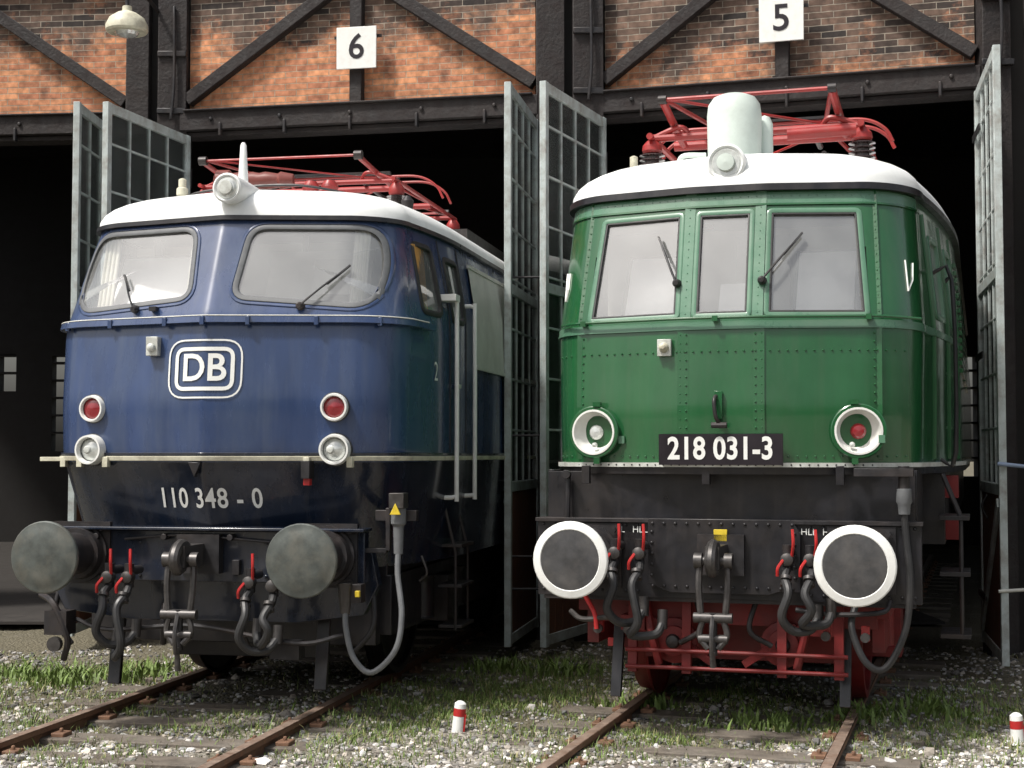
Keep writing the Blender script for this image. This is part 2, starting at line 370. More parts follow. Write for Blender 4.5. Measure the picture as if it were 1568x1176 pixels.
def pantograph(bd,y0,zb,zi,w,thick,mt,insm,insr,xc=0.,ln=1.7,rise=.2):
    for yy in (y0,y0+ln):
        for sx in (-1,1): insulator(bd,xc+sx*w,yy,zb,zi,insr,insm)
    for sx in (-1,1):
        bd.tube([(xc+sx*w,y0-.1,zi+.02),(xc+sx*w,y0+ln+.1,zi+.02)],thick,mt,8,smooth=False)
        bd.tube([(xc+sx*w,y0,zi+.02),(xc+sx*w*.72,y0-.02,zi+.09),(xc+sx*w*.62,y0+.02,zi+.02)],thick*.8,mt,8)
    for yy in (y0,y0+ln): bd.tube([(xc-w,yy,zi+.02),(xc+w,yy,zi+.02)],thick*1.2,mt,10,smooth=False)
    for yy,dr in ((y0+.5,-1),(y0+ln-.5,1)):
        bd.tube([(xc-w*.9,yy,zi+.05),(xc+w*.9,yy,zi+.05)],thick*1.5,mt,10,smooth=False)
        ky=yy+dr*.95; kz=zi+rise
        for sx in (-1,1):
            bd.tube([(xc+sx*w*.8,yy,zi+.05),(xc+sx*w*.78,ky,kz)],thick*1.2,mt,8,smooth=False)
            bd.tube([(xc+sx*w*.78,ky,kz+.02),(xc+sx*w*.55,y0+ln/2+dr*.12,zi+rise+.07)],thick*.7,mt,8,smooth=False)
            bd.lathe((xc+sx*w*.78-.03,ky,kz+.01),(1,0,0),[(0,.035),(.06,.035)],IRON,12)
            bd.tube([(xc+sx*w*.5,yy+dr*.05,zi+.09),(xc+sx*w*.5,yy-dr*.45,zi+.07)],thick*1.0,IRON,8,smooth=False)
        bd.tube([(xc-w*.78,ky,kz+.01),(xc+w*.78,ky,kz+.01)],thick*.6,mt,8,smooth=False)
        bd.tube([(xc-w*.78,ky,kz+.02),(xc+w*.55,y0+ln/2+dr*.12,zi+rise+.06)],thick*.45,mt,6,smooth=False)
    hz=zi+rise+.08
    for yy in (y0+ln/2-.14,y0+ln/2+.14):
        bd.tube([(xc-w*1.22,yy,hz-.20),(xc-w*1.14,yy,hz-.09),(xc-w*.95,yy,hz-.01),(xc-w*.6,yy,hz),(xc,yy,hz+.005),(xc+w*.6,yy,hz),(xc+w*.95,yy,hz-.01),(xc+w*1.14,yy,hz-.09),(xc+w*1.22,yy,hz-.20)],thick*.6,mt,8)
        bd.box((xc,yy,hz+.03),(w*1.3,.05,.022),IRON)

def wiper(bd,nz,x0,z0,x1,z1):
    F=nz.F
    bd.lathe((x0,F(x0,z0)+.01,z0),(0,-1,0),[(0,.03),(.05,.028),(.07,.015)],IRON,12)
    bd.tube([(x0,F(x0,z0)-.05,z0),((x0+x1)/2,F((x0+x1)/2,(z0+z1)/2)-.055,(z0+z1)/2),(x1,F(x1,z1)-.03,z1)],.008,BLACK,6)
    dx=(x1-x0)*.75; dz=(z1-z0)*.75
    a=(x1+dx*.30,z1+dz*.30); b=(x1-dx*.45,z1-dz*.45)
    bd.beam((a[0],F(*a)-.028,a[1]),(b[0],F(*b)-.028,b[1]),.012,.02,RUB,up=(0,1,0))

def wheelset(bd,y,r,mt,mh):
    for sx in (-1,1):
        bd.lathe((sx*.68,y,r),(sx,0,0),[(0,r+.03),(.02,r+.03),(.03,r),(.13,r-.01),(.13,r-.06),(.09,r-.07),(.09,.16),(.15,.13),(.15,0)],mt,36,cap=False)
        bd.lathe((sx*.70,y,r),(-sx,0,0),[(0,r-.01),(.0,.05)],mt,36,cap=False)
    bd.cyl((-.7,y,r),(.7,y,r),.09,mh)

# ================================================================== BLUE LOCOMOTIVE
A=empty('electric_locomotive',(-2.185,9.6,0),R(-11.2))
nb=Nose(c=[(.9,.84),(1.2,.68),(1.66,.52),(1.72,.50),(2.1,.49),(2.64,.54),(3.38,.86)],
        hw=[(.9,1.14),(1.66,1.27),(1.72,1.28),(2.6,1.29),(3.38,1.17)],
        HW=[(1.,1.33),(1.7,1.365),(2.8,1.365),(3.38,1.27)],rx=.34,ry=.32,m=.23,flat=0,L=15.,flare=1.2)
wr=rpoly([(.15,2.80),(1.08,2.735),(1.16,3.0),(1.07,3.325),(.20,3.325)],[.11,.15,.2,.14,.12])
wl=[Vector((-p.x,p.y)) for p in wr]
sw=rpoly([(1.40,2.76),(1.80,2.76),(1.80,3.26),(1.45,3.26)],.07)
dw=rpoly([(2.06,2.75),(2.42,2.75),(2.42,3.22),(2.06,3.22)],.06)
bd=B()
zs=list(np.arange(.95,1.68,.06))+[1.68,1.72]+list(np.arange(1.78,2.66,.06))+list(np.arange(2.68,3.37,.022))+[3.38]
nb.shell(bd,zs,lambda x,y,z: NAVY if z<1.70 else BLUE,[wr,wl],[sw,dw])
bd.obj('body',A,ang=40)
bd=B(); nb.roof(bd,3.38,.33,1.3,ROOFW,e=.78); bd.obj('roof',A)
bd=B(); nb.band(bd,3.385,.035,.035,BLACK,ymax=14); nb.band(bd,2.645,.045,.05,BLUE,ymax=1.5); nb.band(bd,2.672,.008,.053,GREYP,ymax=1.4)
nb.band(bd,1.705,.032,.03,CREAM,ymax=8)
for x in (-1.15,-.75,-.3,.0,.3,.75,1.15): bd.box((x,nb.F(x,2.645)-.05,2.635),(.03,.03,.06),BLUE)
nb.band(bd,1.735,.02,.02,NAVY,ymax=8)
for x in (-.98,-.76,.70,.98,-1.17): bd.box((x,nb.F(x,1.7)-.03,1.68),(.04,.05,.07),CREAM)
bd.box((-1.31,1.02,1.70),(.16,.25,.03),CREAM)
bd.obj('trim_strips',A,bevel=.003)
bd=B()
f0=lambda x,z,y:(x,nb.F(x,z)+y,z)
for w in (wr,wl):
    ring(bd,w,f0,.014,.022,.012,RUBG); ring(bd,offp(w,.026),f0,.012,.010,.009,BLUE)
fs=lambda y,z,d:(nb.S(y,z)-d,y,z)
for w in (sw,dw): ring(bd,w,fs,.022,.02,.012,RUB)
bd.obj('window_seals',A)
bd=B()
for w in (wr,wl): patch(bd,w,f0,.014,GLASS)
for w in (sw,dw): patch(bd,w,fs,.014,GLASS)
bd.obj('window_glass',A)
bd=B() # cab interior
bd.box((0,1.95,2.6),(2.3,.05,1.5),CABW); bd.box((0,1.25,2.62),(1.8,.4,.06),CABD); bd.box((0,1.6,1.85),(2.1,.7,.04),CABD)
bd.box((-.60,1.22,2.98),(.72,.015,.46),CABL,rot=(R(-30),0,0)); bd.box((-.60,1.235,2.98),(.76,.012,.50),CABD,rot=(R(-30),0,0))  # added white panel, tilted to catch skylight through the glass
bd.box((.45,1.60,2.98),(.8,.02,.6),CABW,rot=(R(-25),0,0)); bd.box((.62,1.42,3.02),(.30,.02,.30),GREYP,rot=(R(-25),0,0))
bd.box((-.95,1.9,3.0),(.06,.04,.8),CABD); bd.box((.25,1.9,3.0),(.04,.04,.8),CABD)
for x,y in ((-.96,1.04),(.94,1.00),(-.22,.88)):
    for k in range(7):
        bd.cyl((x+(k-3)*.016,y-.04+.01*(k%2),2.74),(x+(k-3)*.016,y+.12+.01*(k%2),3.32),.012,CURT,n=8)
for k in range(15): bd.cyl((1.255+.006*(k%2),1.42+k*.020,2.72),(1.20+.006*(k%2),1.45+k*.020,3.25),.013,ORNG,n=8)
for x in (-.6,.6):
    bd.box((x,1.75,2.72),(.42,.10,.44),CABD); bd.box((x,1.55,2.45),(.42,.4,.08),CABD)
bd.obj('cab_interior',A)
bd=B()
wiper(bd,nb,.62,2.74,.86,2.98); wiper(bd,nb,-.58,2.74,-.70,2.95)
bd.box((-.42,nb.F(-.42,2.74)-.03,2.735),(.05,.05,.03),IRON)
bd.obj('wipers',A)
bd=B()
def lamp(bd,n,x,z,r,ml,mr=WHITE,depth=.05):
    y=n.F(x,z); dx=.02; sl=(n.F(x+dx,z)-n.F(x-dx,z))/(2*dx)
    a=Vector((sl*.5,-1,0)).normalized(); o=(x,y+.03,z)
    bd.lathe(o,a,[(-.02,r*1.12),(.03+depth*.3,r*1.12),(.03+depth,r*1.05),(.03+depth,r*.92),(.03+depth*.5,r*.85)],mr,32,cap=False)
    bd.lathe(o,a,[(.03+depth*.35,r*.88),(.03+depth*.6,r*.6),(.03+depth*.75,.0)],ml,32,cap=False)
    bd.lathe(o,a,[(-.01,r*1.2),(.036,r*1.2),(.04,r*1.1)],RUB,32,cap=False)
for sx in (-1,1):
    lamp(bd,nb,sx*.87,2.05,.085,REDL); lamp(bd,nb,sx*.875,1.765,.095,LENS,depth=.08)
    bd.lathe((sx*.875,nb.F(.875,1.765)-.10,1.765),(0,-1,0),[(0,.03),(.012,.02),(.014,0)],SILV,14)
bd.lathe((.05,.88,3.585),(0,-1,0),[(-.5,.085),(-.2,.10),(.05,.105),(.09,.105),(.10,.092),(.085,.08)],ROOFW,28,cap=False)
bd.lathe((.05,.88,3.585),(0,-1,0),[(.085,.08),(.105,.06),(.115,0)],LENS,28,cap=False)
bd.lathe((.05,.88,3.585),(0,-1,0),[(.09,.05),(.122,.048),(.123,.04),(.122,0)],SILV,20,cap=False)
bd.obj('lamps',A)
bd=B()
cf=lambda cx,cz,d:(lambda u,v:(cx+u,nb.F(cx+u,cz+v)-d,cz+v))
text_add(bd,'110 348 - 0',.190,.78,cf(-.0,1.43,.008),WHITE,bold=.003,sub=3,sp=1.08)
def rr(cx,cz,w,h,r): return rpoly([(cx-w/2,cz-h/2),(cx+w/2,cz-h/2),(cx+w/2,cz+h/2),(cx-w/2,cz+h/2)],r)
def flatring(pl,wd,d,mt):
    a=offp(pl,wd/2);b=offp(pl,-wd/2);n=len(pl)
    vs=[(p.x,nb.F(p.x,p.y)-d,p.y) for p in a+b]; bd.add(vs,[(k,(k+1)%n,n+(k+1)%n,n+k) for k in range(n)],mt)
flatring(rr(0,2.31,.52,.39,.12),.012,.008,WHITE)
flatring(rr(0,2.31,.40,.27,.06),.026,.008,WHITE)
text_add(bd,'DB',.26,.95,cf(.0,2.31,.008),WHITE,bold=.004,sub=3)
text_add(bd,'2',.2,.9,lambda u,v:(nb.S(1.62+u,2.33+v)+.006,1.62+u,2.33+v),WHITE,sub=1)
bd.obj('markings',A)
bd=B()
bd.box((-.385,nb.F(-.385,2.47)-.03,2.47),(.085,.07,.13),SILV); bd.lathe((-.385,nb.F(-.385,2.47)-.06,2.46),(0,-1,0),[(0,.03),(.03,.028),(.04,.01)],SILV,14)
bd.prism([(-.09,1.68),(0.0,1.68),(-.045,1.58)],nb.F(0,1.63)-.04,nb.F(0,1.63),BLACK)
bd.box((.70,nb.F(.7,1.62)-.05,1.63),(.06,.1,.12),IRON); bd.box((.70,nb.F(.7,1.55)-.07,1.55),(.045,.05,.05),REDB)
bd.box((1.33,.62,1.33),(.28,.06,.07),IRON); bd.box((1.36,.55,1.43),(.10,.12,.1),STEEL)
bd.box((1.22,.78,1.33),(.06,.36,.05),IRON)
bd.lathe((1.36,.55,1.38),(0,0,-1),[(0,.05),(.1,.05),(.12,.035),(.3,.03)],RUBG,16)
bd.prism([(1.32,1.34),(1.395,1.34),(1.3575,1.415)],.475,.485,YEL)
bd.box((1.12,.60,1.10),(.30,.05,.03),IRON); bd.box((1.28,.6,1.24),(.03,.05,.28),IRON)
bd.tube([(1.36,.55,1.12),(1.37,.50,.95),(1.42,.42,.70),(1.39,.38,.48),(1.24,.36,.335),(1.12,.36,.42),(1.06,.38,.60),(1.04,.42,.74)],.019,RUBG,10)
bd.lathe((1.04,.42,.70),(0,0,1),[(0,.03),(.12,.045),(.2,.05)],STEEL,14)
bd.box((1.09,.46,.83),(.12,.1,.12),IRON); bd.box((1.13,.40,.83),(.03,.03,.04),YEL)
for y in (1.94,2.52):
    xx=nb.S(y,2.2)+.065
    bd.tube([(nb.S(y,2.9),y,2.90),(xx-.01,y,2.89),(xx,y,2.80),(xx,y,1.50),(xx-.01,y,1.42),(nb.S(y,1.45)-.02,y,1.41)],.018,WHITE,8,sub=3)
bd.box((1.38,1.90,2.90),(.12,.14,.05),WHITE)
for y in (1.98,2.48): 
    for z0 in np.arange(1.75,3.3,.1): bd.beam((nb.S(y,z0)+.002,y,z0),(nb.S(y,z0+.1)+.002,y,z0+.1),.012,.012,RUB)
bd.box((1.39,2.12,2.25),(.03,.10,.03),SILV)
for z,y in ((1.05,2.2),(.75,2.2),(.45,2.2)):
    bd.box((1.36,y,z),(.18,.42,.025),IRON)
for y in (2.0,2.4): bd.tube([(1.30,y,1.4),(1.40,y,1.0),(1.40,y,.42)],.014,IRON,6,smooth=False)
bd.tube([(1.32,1.3,1.02),(1.36,1.3,.90),(1.30,1.32,.84)],.010,STEEL,6)
# lifting eyes, pipe runs and brackets on the buffer beam
for x in (-.25,.22,.66,-.74):
    bd.cyl((x,.55,1.18),(x,.47,1.18),.022,IRON,n=8); bd.box((x+.03,.53,.98),(.05,.05,.10),IRON)
bd.tube([(-.55,.52,1.16),(-.2,.50,1.19),(.1,.50,1.18),(.5,.52,1.15)],.010,IRON,6)
bd.obj('front_fittings',A,bevel=.003)
bd=B()
for y0 in (2.78,4.5,6.2):
    def sp(y,z,d): return (nb.S(y,z)+d,y,z)
    ny=6
    vs=[sp(y0+1.6*k/ny,z,.02) for z in (2.42,2.9,3.26) for k in range(ny+1)]
    bd.add(vs,[(r*(ny+1)+k,r*(ny+1)+k+1,(r+1)*(ny+1)+k+1,(r+1)*(ny+1)+k) for r in range(2) for k in range(ny)],GREYP)
    for z in (2.43,3.25): bd.beam(sp(y0,z,.022),sp(y0+1.6,z,.022),.02,.03,GREYP)
bd.obj('side_panels',A)
bd=B()
bd.prism([(-1.13,1.10),(-1.18,.86),(-1.08,.66),(-.6,.60),(.6,.60),(1.08,.66),(1.18,.86),(1.13,1.10)],.70,.80,NAVY)
bd.box((0,.60,1.05),(2.26,.1,.34),NAVY); bd.box((0,.56,1.235),(2.30,.20,.022),NAVY)
bd.box((0,3.5,1.0),(2.2,4.6,.35),BLACK); bd.box((0,1.15,.62),(2.1,.12,.42),BLACK); bd.box((0,1.5,.42),(1.1,.2,.3),BLACK)
bd.box((0,8.,.8),(2.0,5.,.6),BLACK); bd.box((0,8.7,1.2),(2.6,13.,.4),BLACK)
for y in (2.6,5.9): wheelset(bd,y,.62,BLACK,BLACK); 
for sx in (-1,1):
    bd.box((sx*1.06,4.0,.68),(.14,5.6,.42),BLACK)
    for y in (2.6,5.9):
        bd.box((sx*1.12,y,.62),(.24,.36,.36),IRON)
        for d in (-.5,.5): bd.lathe((sx*1.12,y+d,.50),(0,0,1),[(0,.1)]+[(k*.05+j,.1-.025*(j>0)) for k in range(6) for j in (.01,.03)]+[(.32,.1)],IRON,14)
    bd.beam((sx*.75,.9,.75),(sx*.75,.8,.14),.09,.04,BLACK)
    bd.tube([(sx*1.12,.75,.9),(sx*1.15,.7,.6),(sx*1.02,.7,.42)],.02,IRON,8)
    bd.tube([(sx*.3,.62,.72),(sx*.28,.55,.6),(sx*.3,.6,.45)],.022,IRON,8)
for x in (-.95,-.45,.45,.95):
    for z in (.92,1.14): bd.lathe((x,.55,z),(0,-1,0),[(0,.016),(.012,.012)],NAVY,6)
bd.obj('under_frame',A,bevel=.006)
bd=B()
for sx in (-1,1): buffer_(bd,sx*.875,1.065,.235,BUFF,mh=IRON)
bd.obj('buffers',A)
bd=B(); hook_coupling(bd,1.07,.34); bd.obj('screw_coupling',A)
bd=B()
brake_hose(bd,-.57,.94,1); brake_hose(bd,-.43,.94,-1,drop=.5,out=.1); brake_hose(bd,.42,.92,1); brake_hose(bd,.58,.90,-1,red=False,out=.12,drop=.36)
bd.tube([(-.9,.5,.62),(-.6,.42,.56),(.0,.42,.6),(.7,.42,.5),(1.0,.5,.55)],.016,IRON,8)
bd.tube([(-1.15,.5,.78),(-1.0,.4,.72),(-.9,.4,.5),(-.95,.45,.35)],.022,IRON,8)
bd.box((-.98,.45,.60),(.16,.14,.16),IRON); bd.box((.62,.5,.45),(.2,.12,.12),IRON)
bd.lathe((-.98,.40,.46),(0,-1,0),[(0,.05),(.04,.05)],STEEL,14)
bd.obj('hoses',A)
bd=B()
bd.lathe((-.05,1.35,3.68),(0,0,1),[(0,.04),(.12,.034),(.32,.022),(.34,.012)],ROOFW,14)
bd.lathe((-.70,1.75,3.62),(0,0,1),[(0,.035),(.10,.035),(.10,.045),(.15,.045),(.16,.03),(.22,.03),(.23,.015)],CREAM,14)
pantograph(bd,2.3,3.66,3.86,.80,.017,RED,INSB,.080,xc=.05,ln=1.9,rise=.13)
bd.lathe((-.52,1.95,3.86),(1,.15,0),[(0,.05),(.02,.085),(.12,.085),(.14,.06),(.2,.07),(.25,.06),(.3,.07),(.35,.06),(.4,.07),(.5,.055),(.52,.07),(.62,.05)],INSR,18)
bd.box((-.3,1.95,3.76),(.06,.1,.16),RED)
for x in (.25,.4): bd.lathe((x,2.0,3.64),(0,0,1),[(0,.05),(.05,.07),(.1,.05),(.15,.07),(.2,.04)],RED,14)
bd.lathe((1.02,2.0,3.58),(0,0,1),[(0,.04),(.08,.05),(.12,.02)],IRON,12)
bd.box((.85,4.9,3.66),(.4,2.,.14),STEEL)
bd.tube([(-.8,1.8,3.66),(-.5,1.72,3.74),(.2,1.7,3.76),(.7,1.8,3.68)],.010,IRON,6)
bd.obj('roof_pantograph',A)

# ================================================================== GREEN LOCOMOTIVE
G=empty('electric_locomotive.001',(1.195,9.2,0),R(-17.3))
ng=Nose(c=[(1.2,.60),(1.6,.52),(2.0,.50),(2.58,.53),(2.66,.55),(3.5,.80)],hw=[(1.2,1.22),(2.6,1.25),(3.5,1.20)],HW=[(1.2,1.46),(2.8,1.46),(3.5,1.40)],rx=.36,ry=.50,m=.22,flat=.24,L=15.,flare=2.6)
gw=rpoly([(.285,2.63),(.925,2.625),(.86,3.34),(.285,3.345)],.03,3)
gl=[Vector((-p.x,p.y)) for p in gw]
gc=rpoly([(-.185,2.63),(.185,2.63),(.185,3.345),(-.185,3.345)],.025,3)
gs=rpoly([(1.75,2.7),(2.1,2.7),(2.1,3.25),(1.75,3.25)],.04)
gd=rpoly([(2.5,2.7),(2.85,2.7),(2.85,3.25),(2.5,3.25)],.04)
bd=B()
zs=[1.64]+list(np.arange(1.70,2.56,.05))+list(np.arange(2.58,3.42,.024))+[3.43,3.46,3.50]
ng.shell(bd,zs,lambda x,y,z: GREEN,[gw,gl,gc],[gs,gd]); bd.obj('body',G,ang=40)
bd=B(); ng.roof(bd,3.50,.37,1.25,ROOFW,e=.80,off=.03); bd.obj('roof',G)
bd=B()
f1=lambda x,z,y:(x,ng.F(x,z)+y,z); fs1=lambda y,z,d:(ng.S(y,z)-d,y,z)
for w in (gw,gl,gc): ring(bd,w,f1,.012,.020,.007,GREEN2,base=.02); ring(bd,offp(w,-.026),f1,.007,.007,.003,RUB,base=.03)
for w in (gs,gd): ring(bd,w,fs1,.025,.02,.01,GREEN2)
for sx in (-1,1):
    for za in np.arange(2.62,3.48,.04):
        x=.235; bd.beam((sx*x,ng.F(x,za)-.001,za),(sx*x,ng.F(x,za+.04)-.001,za+.04),.070,.010,GREEN2,up=(0,1,0))
        x=.99-.05*(za-2.6); bd.beam((sx*x,ng.F(x,za)-.001,za),(sx*x,ng.F(x,za+.04)-.001,za+.04),.03,.010,GREEN,up=(0,1,0))
bd.obj('window_frames',G)
bd=B()
for w in (gw,gl,gc): patch(bd,w,f1,.018,GLASS)
for w in (gs,gd): patch(bd,w,fs1,.014,GLASS)
bd.obj('window_glass',G)
bd=B()
ng.band(bd,3.50,.045,.045,BLACK,ymax=14); ng.band(bd,3.43,.075,.006,GREEN2,ymax=1.4); ng.band(bd,3.385,.012,.012,GREEN,ymax=1.5)
ng.band(bd,2.575,.045,.010,GREEN2,ymax=3); ng.band(bd,2.548,.010,.016,GREEN2,ymax=1.5)
ng.band(bd,1.665,.028,.03,SILV,ymax=10); ng.band(bd,1.63,.05,.015,BLACK,ymax=10)
for sx in (-1,1):
    for xx in (.98,.245):
        for za in np.arange(1.7,2.52,.05):
            bd.beam((sx*xx,ng.F(xx,za)+.000,za),(sx*xx,ng.F(xx,za+.05)+.000,za+.05),.05 if xx>.5 else .075,.008,GREEN,up=(0,1,0))
for y in (1.62,2.3,2.95):
    for za in np.arange(1.7,3.4,.1): bd.beam((ng.S(y,za)+.002,y,za),(ng.S(y,za+.1)+.002,y,za+.1),.02,.02,GREEN)
pts=[]
for x in np.linspace(-1.15,1.15,25): pts.append((x,ng.F(x,2.615)-.055,2.615))
pts.append((1.24,ng.F(1.15,2.6)+.02,2.61))
bd.tube(pts,.010,GREEN,8,sub=2)
for x in (-.95,-.03,.93): bd.box((x,ng.F(x,2.61)-.035,2.61),(.035,.07,.035),GREEN)
bd.obj('trim_strips',G)
bd=B()
def riv(x,z,m=GREEN,r=.0085):
    bd.lathe((x,ng.F(x,z),z),(0,-1,0),[(-.004,r),(.006,r*.85),(.010,r*.3)],m,6)
for x in np.arange(-1.17,1.18,.055): riv(x,3.44,GREEN2,.007); riv(x,2.40); riv(x,1.72); riv(x,2.585,GREEN2,.007)
for x in np.arange(-1.15,1.16,.055): 
    bd.lathe((x,ng.F(x,1.665)-.03,1.665),(0,-1,0),[(0,.007),(.005,.004)],BLACK,6)
for x in (-1.00,-.96,-.265,-.225,.225,.265,.96,1.00):
    for z in np.arange(1.74,2.55,.055): riv(x,z)
for sx in (-1,1):
    for z in np.arange(2.65,3.4,.055): riv(sx*.235,z,GREEN2,.007); riv(sx*(.99-.05*(z-2.6)),z,GREEN,.008)
bd.obj('rivets',G)
bd=B()
bd.box((0,2.0,2.6),(2.2,.05,1.6),CABW); bd.box((0,1.25,2.5),(1.8,.4,.06),CABD); bd.box((0,1.6,1.85),(2.1,.7,.04),CABD)
bd.box((.08,1.97,2.8),(.4,.03,1.1),GREYP); bd.box((.02,1.15,2.78),(.26,.02,.30),CABL,rot=(R(-30),0,0))
for x in (-.55,.62):
    bd.box((x,1.12,2.90),(.38,.012,.50),CABL,rot=(R(-32),0,0))  # added white panel, leaned back to brighten the view through the windshield
    bd.box((x,1.135,2.895),(.43,.012,.55),CABD,rot=(R(-32),0,0))
    bd.box((x,1.75,2.65),(.40,.08,.4),CABD)
bd.obj('cab_interior',G)
bd=B()
wiper(bd,ng,-.30,2.86,-.42,3.13); wiper(bd,ng,.26,2.86,.46,3.12)
bd.obj('wipers',G)
bd=B()
REFL=mat('lamp_reflector',(.78,.78,.74),.35,metal=.1,var=.12)
for sx in (-1,1):
    x=sx*.84; z=1.88; y=ng.F(x,z)
    ax=Vector((sx*.13,-1,0)).normalized()
    bd.lathe((x,y+.12,z),ax,[(0,.165),(.15,.165),(.165,.175),(.18,.175),(.185,.168),(.185,.150),(.17,.145)],GREEN,36,cap=False)
    bd.lathe((x,y+.12,z),ax,[(.182,.152),(.19,.150),(.19,.138),(.16,.130),(.12,.11),(.09,.07),(.08,.03),(.08,0)],REFL,36,cap=False)
    bd.lathe((x,y+.12,z),ax,[(.08,.045),(.13,.05),(.155,.035),(.16,.0)],LENS if sx<0 else REDL,20,cap=False)
    bd.lathe((x-.02,y-.03,z-.085),(0,-1,0),[(0,.018),(.03,.016),(.035,0)],SILV,12)
    bd.box((x,y-.05,z-.19),(.04,.05,.04),GREEN); bd.box((x,y-.05,z+.185),(.05,.05,.03),GREEN)
    bd.box((x+.165,y-.04,z-.05),(.04,.03,.05),GREEN2)
bd.lathe((0,.92,3.68),(0,-1,0),[(-.5,.11),(-.2,.125),(.05,.13),(.13,.13),(.14,.115),(.125,.1)],ROOFW,28,cap=False)
bd.lathe((0,.92,3.68),(0,-1,0),[(.125,.1),(.135,.09),(.13,0)],LENS,28,cap=False)
bd.lathe((0,.92,3.68),(0,-1,0),[(.13,.06),(.165,.058),(.17,0)],RWH2,20,cap=False)
bd.obj('lamps',G)
bd=B()
yp=ng.F(0,1.76)-.03
bd.box((0,yp,1.765),(.80,.02,.20),PLATE)
text_add(bd,'218 031-3',.200,.82,lambda u,v:(u,yp-.013,1.765+v),WHITE,bold=.005,sub=0,sp=1.02)
for sx in (-1,1):
    x=sx*1.16
    for a,b in (((-.02,.11),(.0,-.10)),((.0,-.10),(.025,-.02)),((.025,-.02),(.025,.10))):
        bd.beam((x+a[0],ng.F(x+a[0],2.9+a[1])-.012,2.9+a[1]),(x+b[0],ng.F(x+b[0],2.9+b[1])-.012,2.9+b[1]),.010,.004,WHITE,up=(0,1,0))
bd.obj('number_plate_markings',G)
bd=B()
x=-.37;z=2.43;y=ng.F(x,z)
bd.box((x,y-.02,z),(.09,.05,.11),SILV); bd.lathe((x,y-.04,z),(0,-1,0),[(0,.035),(.03,.03),(.05,.012)],CREAM,14)
bd.tube([(-.02,ng.F(0,2.1)-.0,2.12),(-.03,ng.F(0,2.1)-.07,2.08),(-.02,ng.F(0,2.1)-.08,1.98),(.0,ng.F(0,2.)-.05,1.93)],.014,IRON,8); bd.box((-.01,ng.F(0,2.1)-.02,2.05),(.05,.03,.18),GREEN)
bd.lathe((-.05,ng.F(0,2.1)-.06,1.92),(1,0,0),[(0,.02),(.1,.02)],IRON,10)
bd.prism([(-1.20,1.62),(1.20,1.62),(1.20,1.28),(-1.20,1.28)],.66,.74,BLACK)
for sx in (-1,1): bd.box((sx*1.19,1.2,1.45),(.04,1.0,.36),BLACK)
bd.prism([(-1.24,1.30),(1.24,1.30),(1.24,.80),(-1.24,.80)],.55,.64,BLACK)
bd.box((0,.60,1.30),(2.5,.16,.025),IRON); bd.box((0,.62,.80),(2.4,.12,.05),IRON)
bd.prism([(-.48,1.315),(.44,1.315),(.50,1.24),(.50,.86),(.36,.86),(.30,.84),(-.34,.84),(-.48,.90)],.505,.55,BLACK)
def rv2(x,z,y=.505): bd.lathe((x,y,z),(0,-1,0),[(0,.012),(.008,.010),(.012,.003)],BLACK,8)
for x in np.arange(-.45,.46,.075): rv2(x,1.285); rv2(x,.88)
for z in np.arange(.95,1.25,.07): rv2(-.455,z); rv2(.465,z)
for x in np.arange(-1.2,1.21,.08):
    if abs(x)>.52: rv2(x,1.27,.55); rv2(x,.84,.55)
bd.box((0,.49,1.08),(.28,.04,.20),IRON); bd.box((.0,.47,1.215),(.085,.02,.075),YEL)
text_add(bd,'HBL   HLL',.06,1.,lambda u,v:(-.62+u,.54,1.24+v),WHITE,sub=0); text_add(bd,'HLL  HBL',.06,1.,lambda u,v:(.62+u,.54,1.24+v),WHITE,sub=0)
bd.tube([(-1.05,.62,1.6),(-1.05,.6,1.3)],.02,BLACK,8); bd.lathe((-1.05,.6,1.6),(0,-1,0),[(0,.03),(.04,.03)],IRON,10)
bd.cyl((1.14,.50,1.66),(1.14,.50,1.36),.035,IRON); bd.lathe((1.14,.50,1.52),(0,0,-1),[(0,.045),(.08,.05),(.1,.04),(.16,.035)],RUBG,14)
bd.tube([(1.14,.50,1.36),(1.15,.50,1.2),(1.17,.48,.95),(1.14,.46,.65),(1.02,.42,.42),(.90,.40,.46),(.82,.42,.66),(.84,.48,.80)],.022,RUB,10)
bd.box((1.02,.5,1.62),(.36,.12,.05),IRON)
for x in (-.9,-.1,.75): bd.box((x,.53,1.6),(.05,.05,.12),BLACK)
bd.obj('front_fittings',G,bevel=.002)
bd=B()
for sx in (-1,1): buffer_(bd,sx*.875,1.07,.243,BUFF2,WHITE,mh=IRON)
bd.obj('buffers',G)
bd=B(); hook_coupling(bd,1.09,.42); bd.obj('screw_coupling',G)
bd=B()
brake_hose(bd,-.66,1.12,1); brake_hose(bd,-.50,1.12,-1,drop=.5,out=-.14); brake_hose(bd,.44,1.10,1); brake_hose(bd,.58,1.10,-1,drop=.38,out=-.12)
bd.tube([(.48,.42,.76),(.7,.40,.74),(1.0,.42,.76),(1.05,.5,.82)],.016,IRON,8)
bd.tube([(-.9,.5,.80),(-.82,.42,.70),(-.8,.40,.6)],.016,REDB,8); bd.tube([(-1.0,.5,.7),(-.9,.42,.66),(-.72,.42,.68)],.018,STEEL,8)
for x in (-.8,-.6,.66,.9): bd.box((x,.48,.62),(.05,.06,.09),RED); bd.lathe((x,.46,.60),(0,-1,0),[(0,.03),(.04,.03)],STEEL,10)
bd.obj('hoses',G)
bd=B()
bd.box((0,.85,.72),(1.9,.10,.22),REDD); bd.box((0,1.25,.50),(1.3,.10,.34),REDD)
for x in (-.26,.36,-.62,.72): bd.beam((x,.7,.86),(x,.66,.30),.06,.05,REDD)
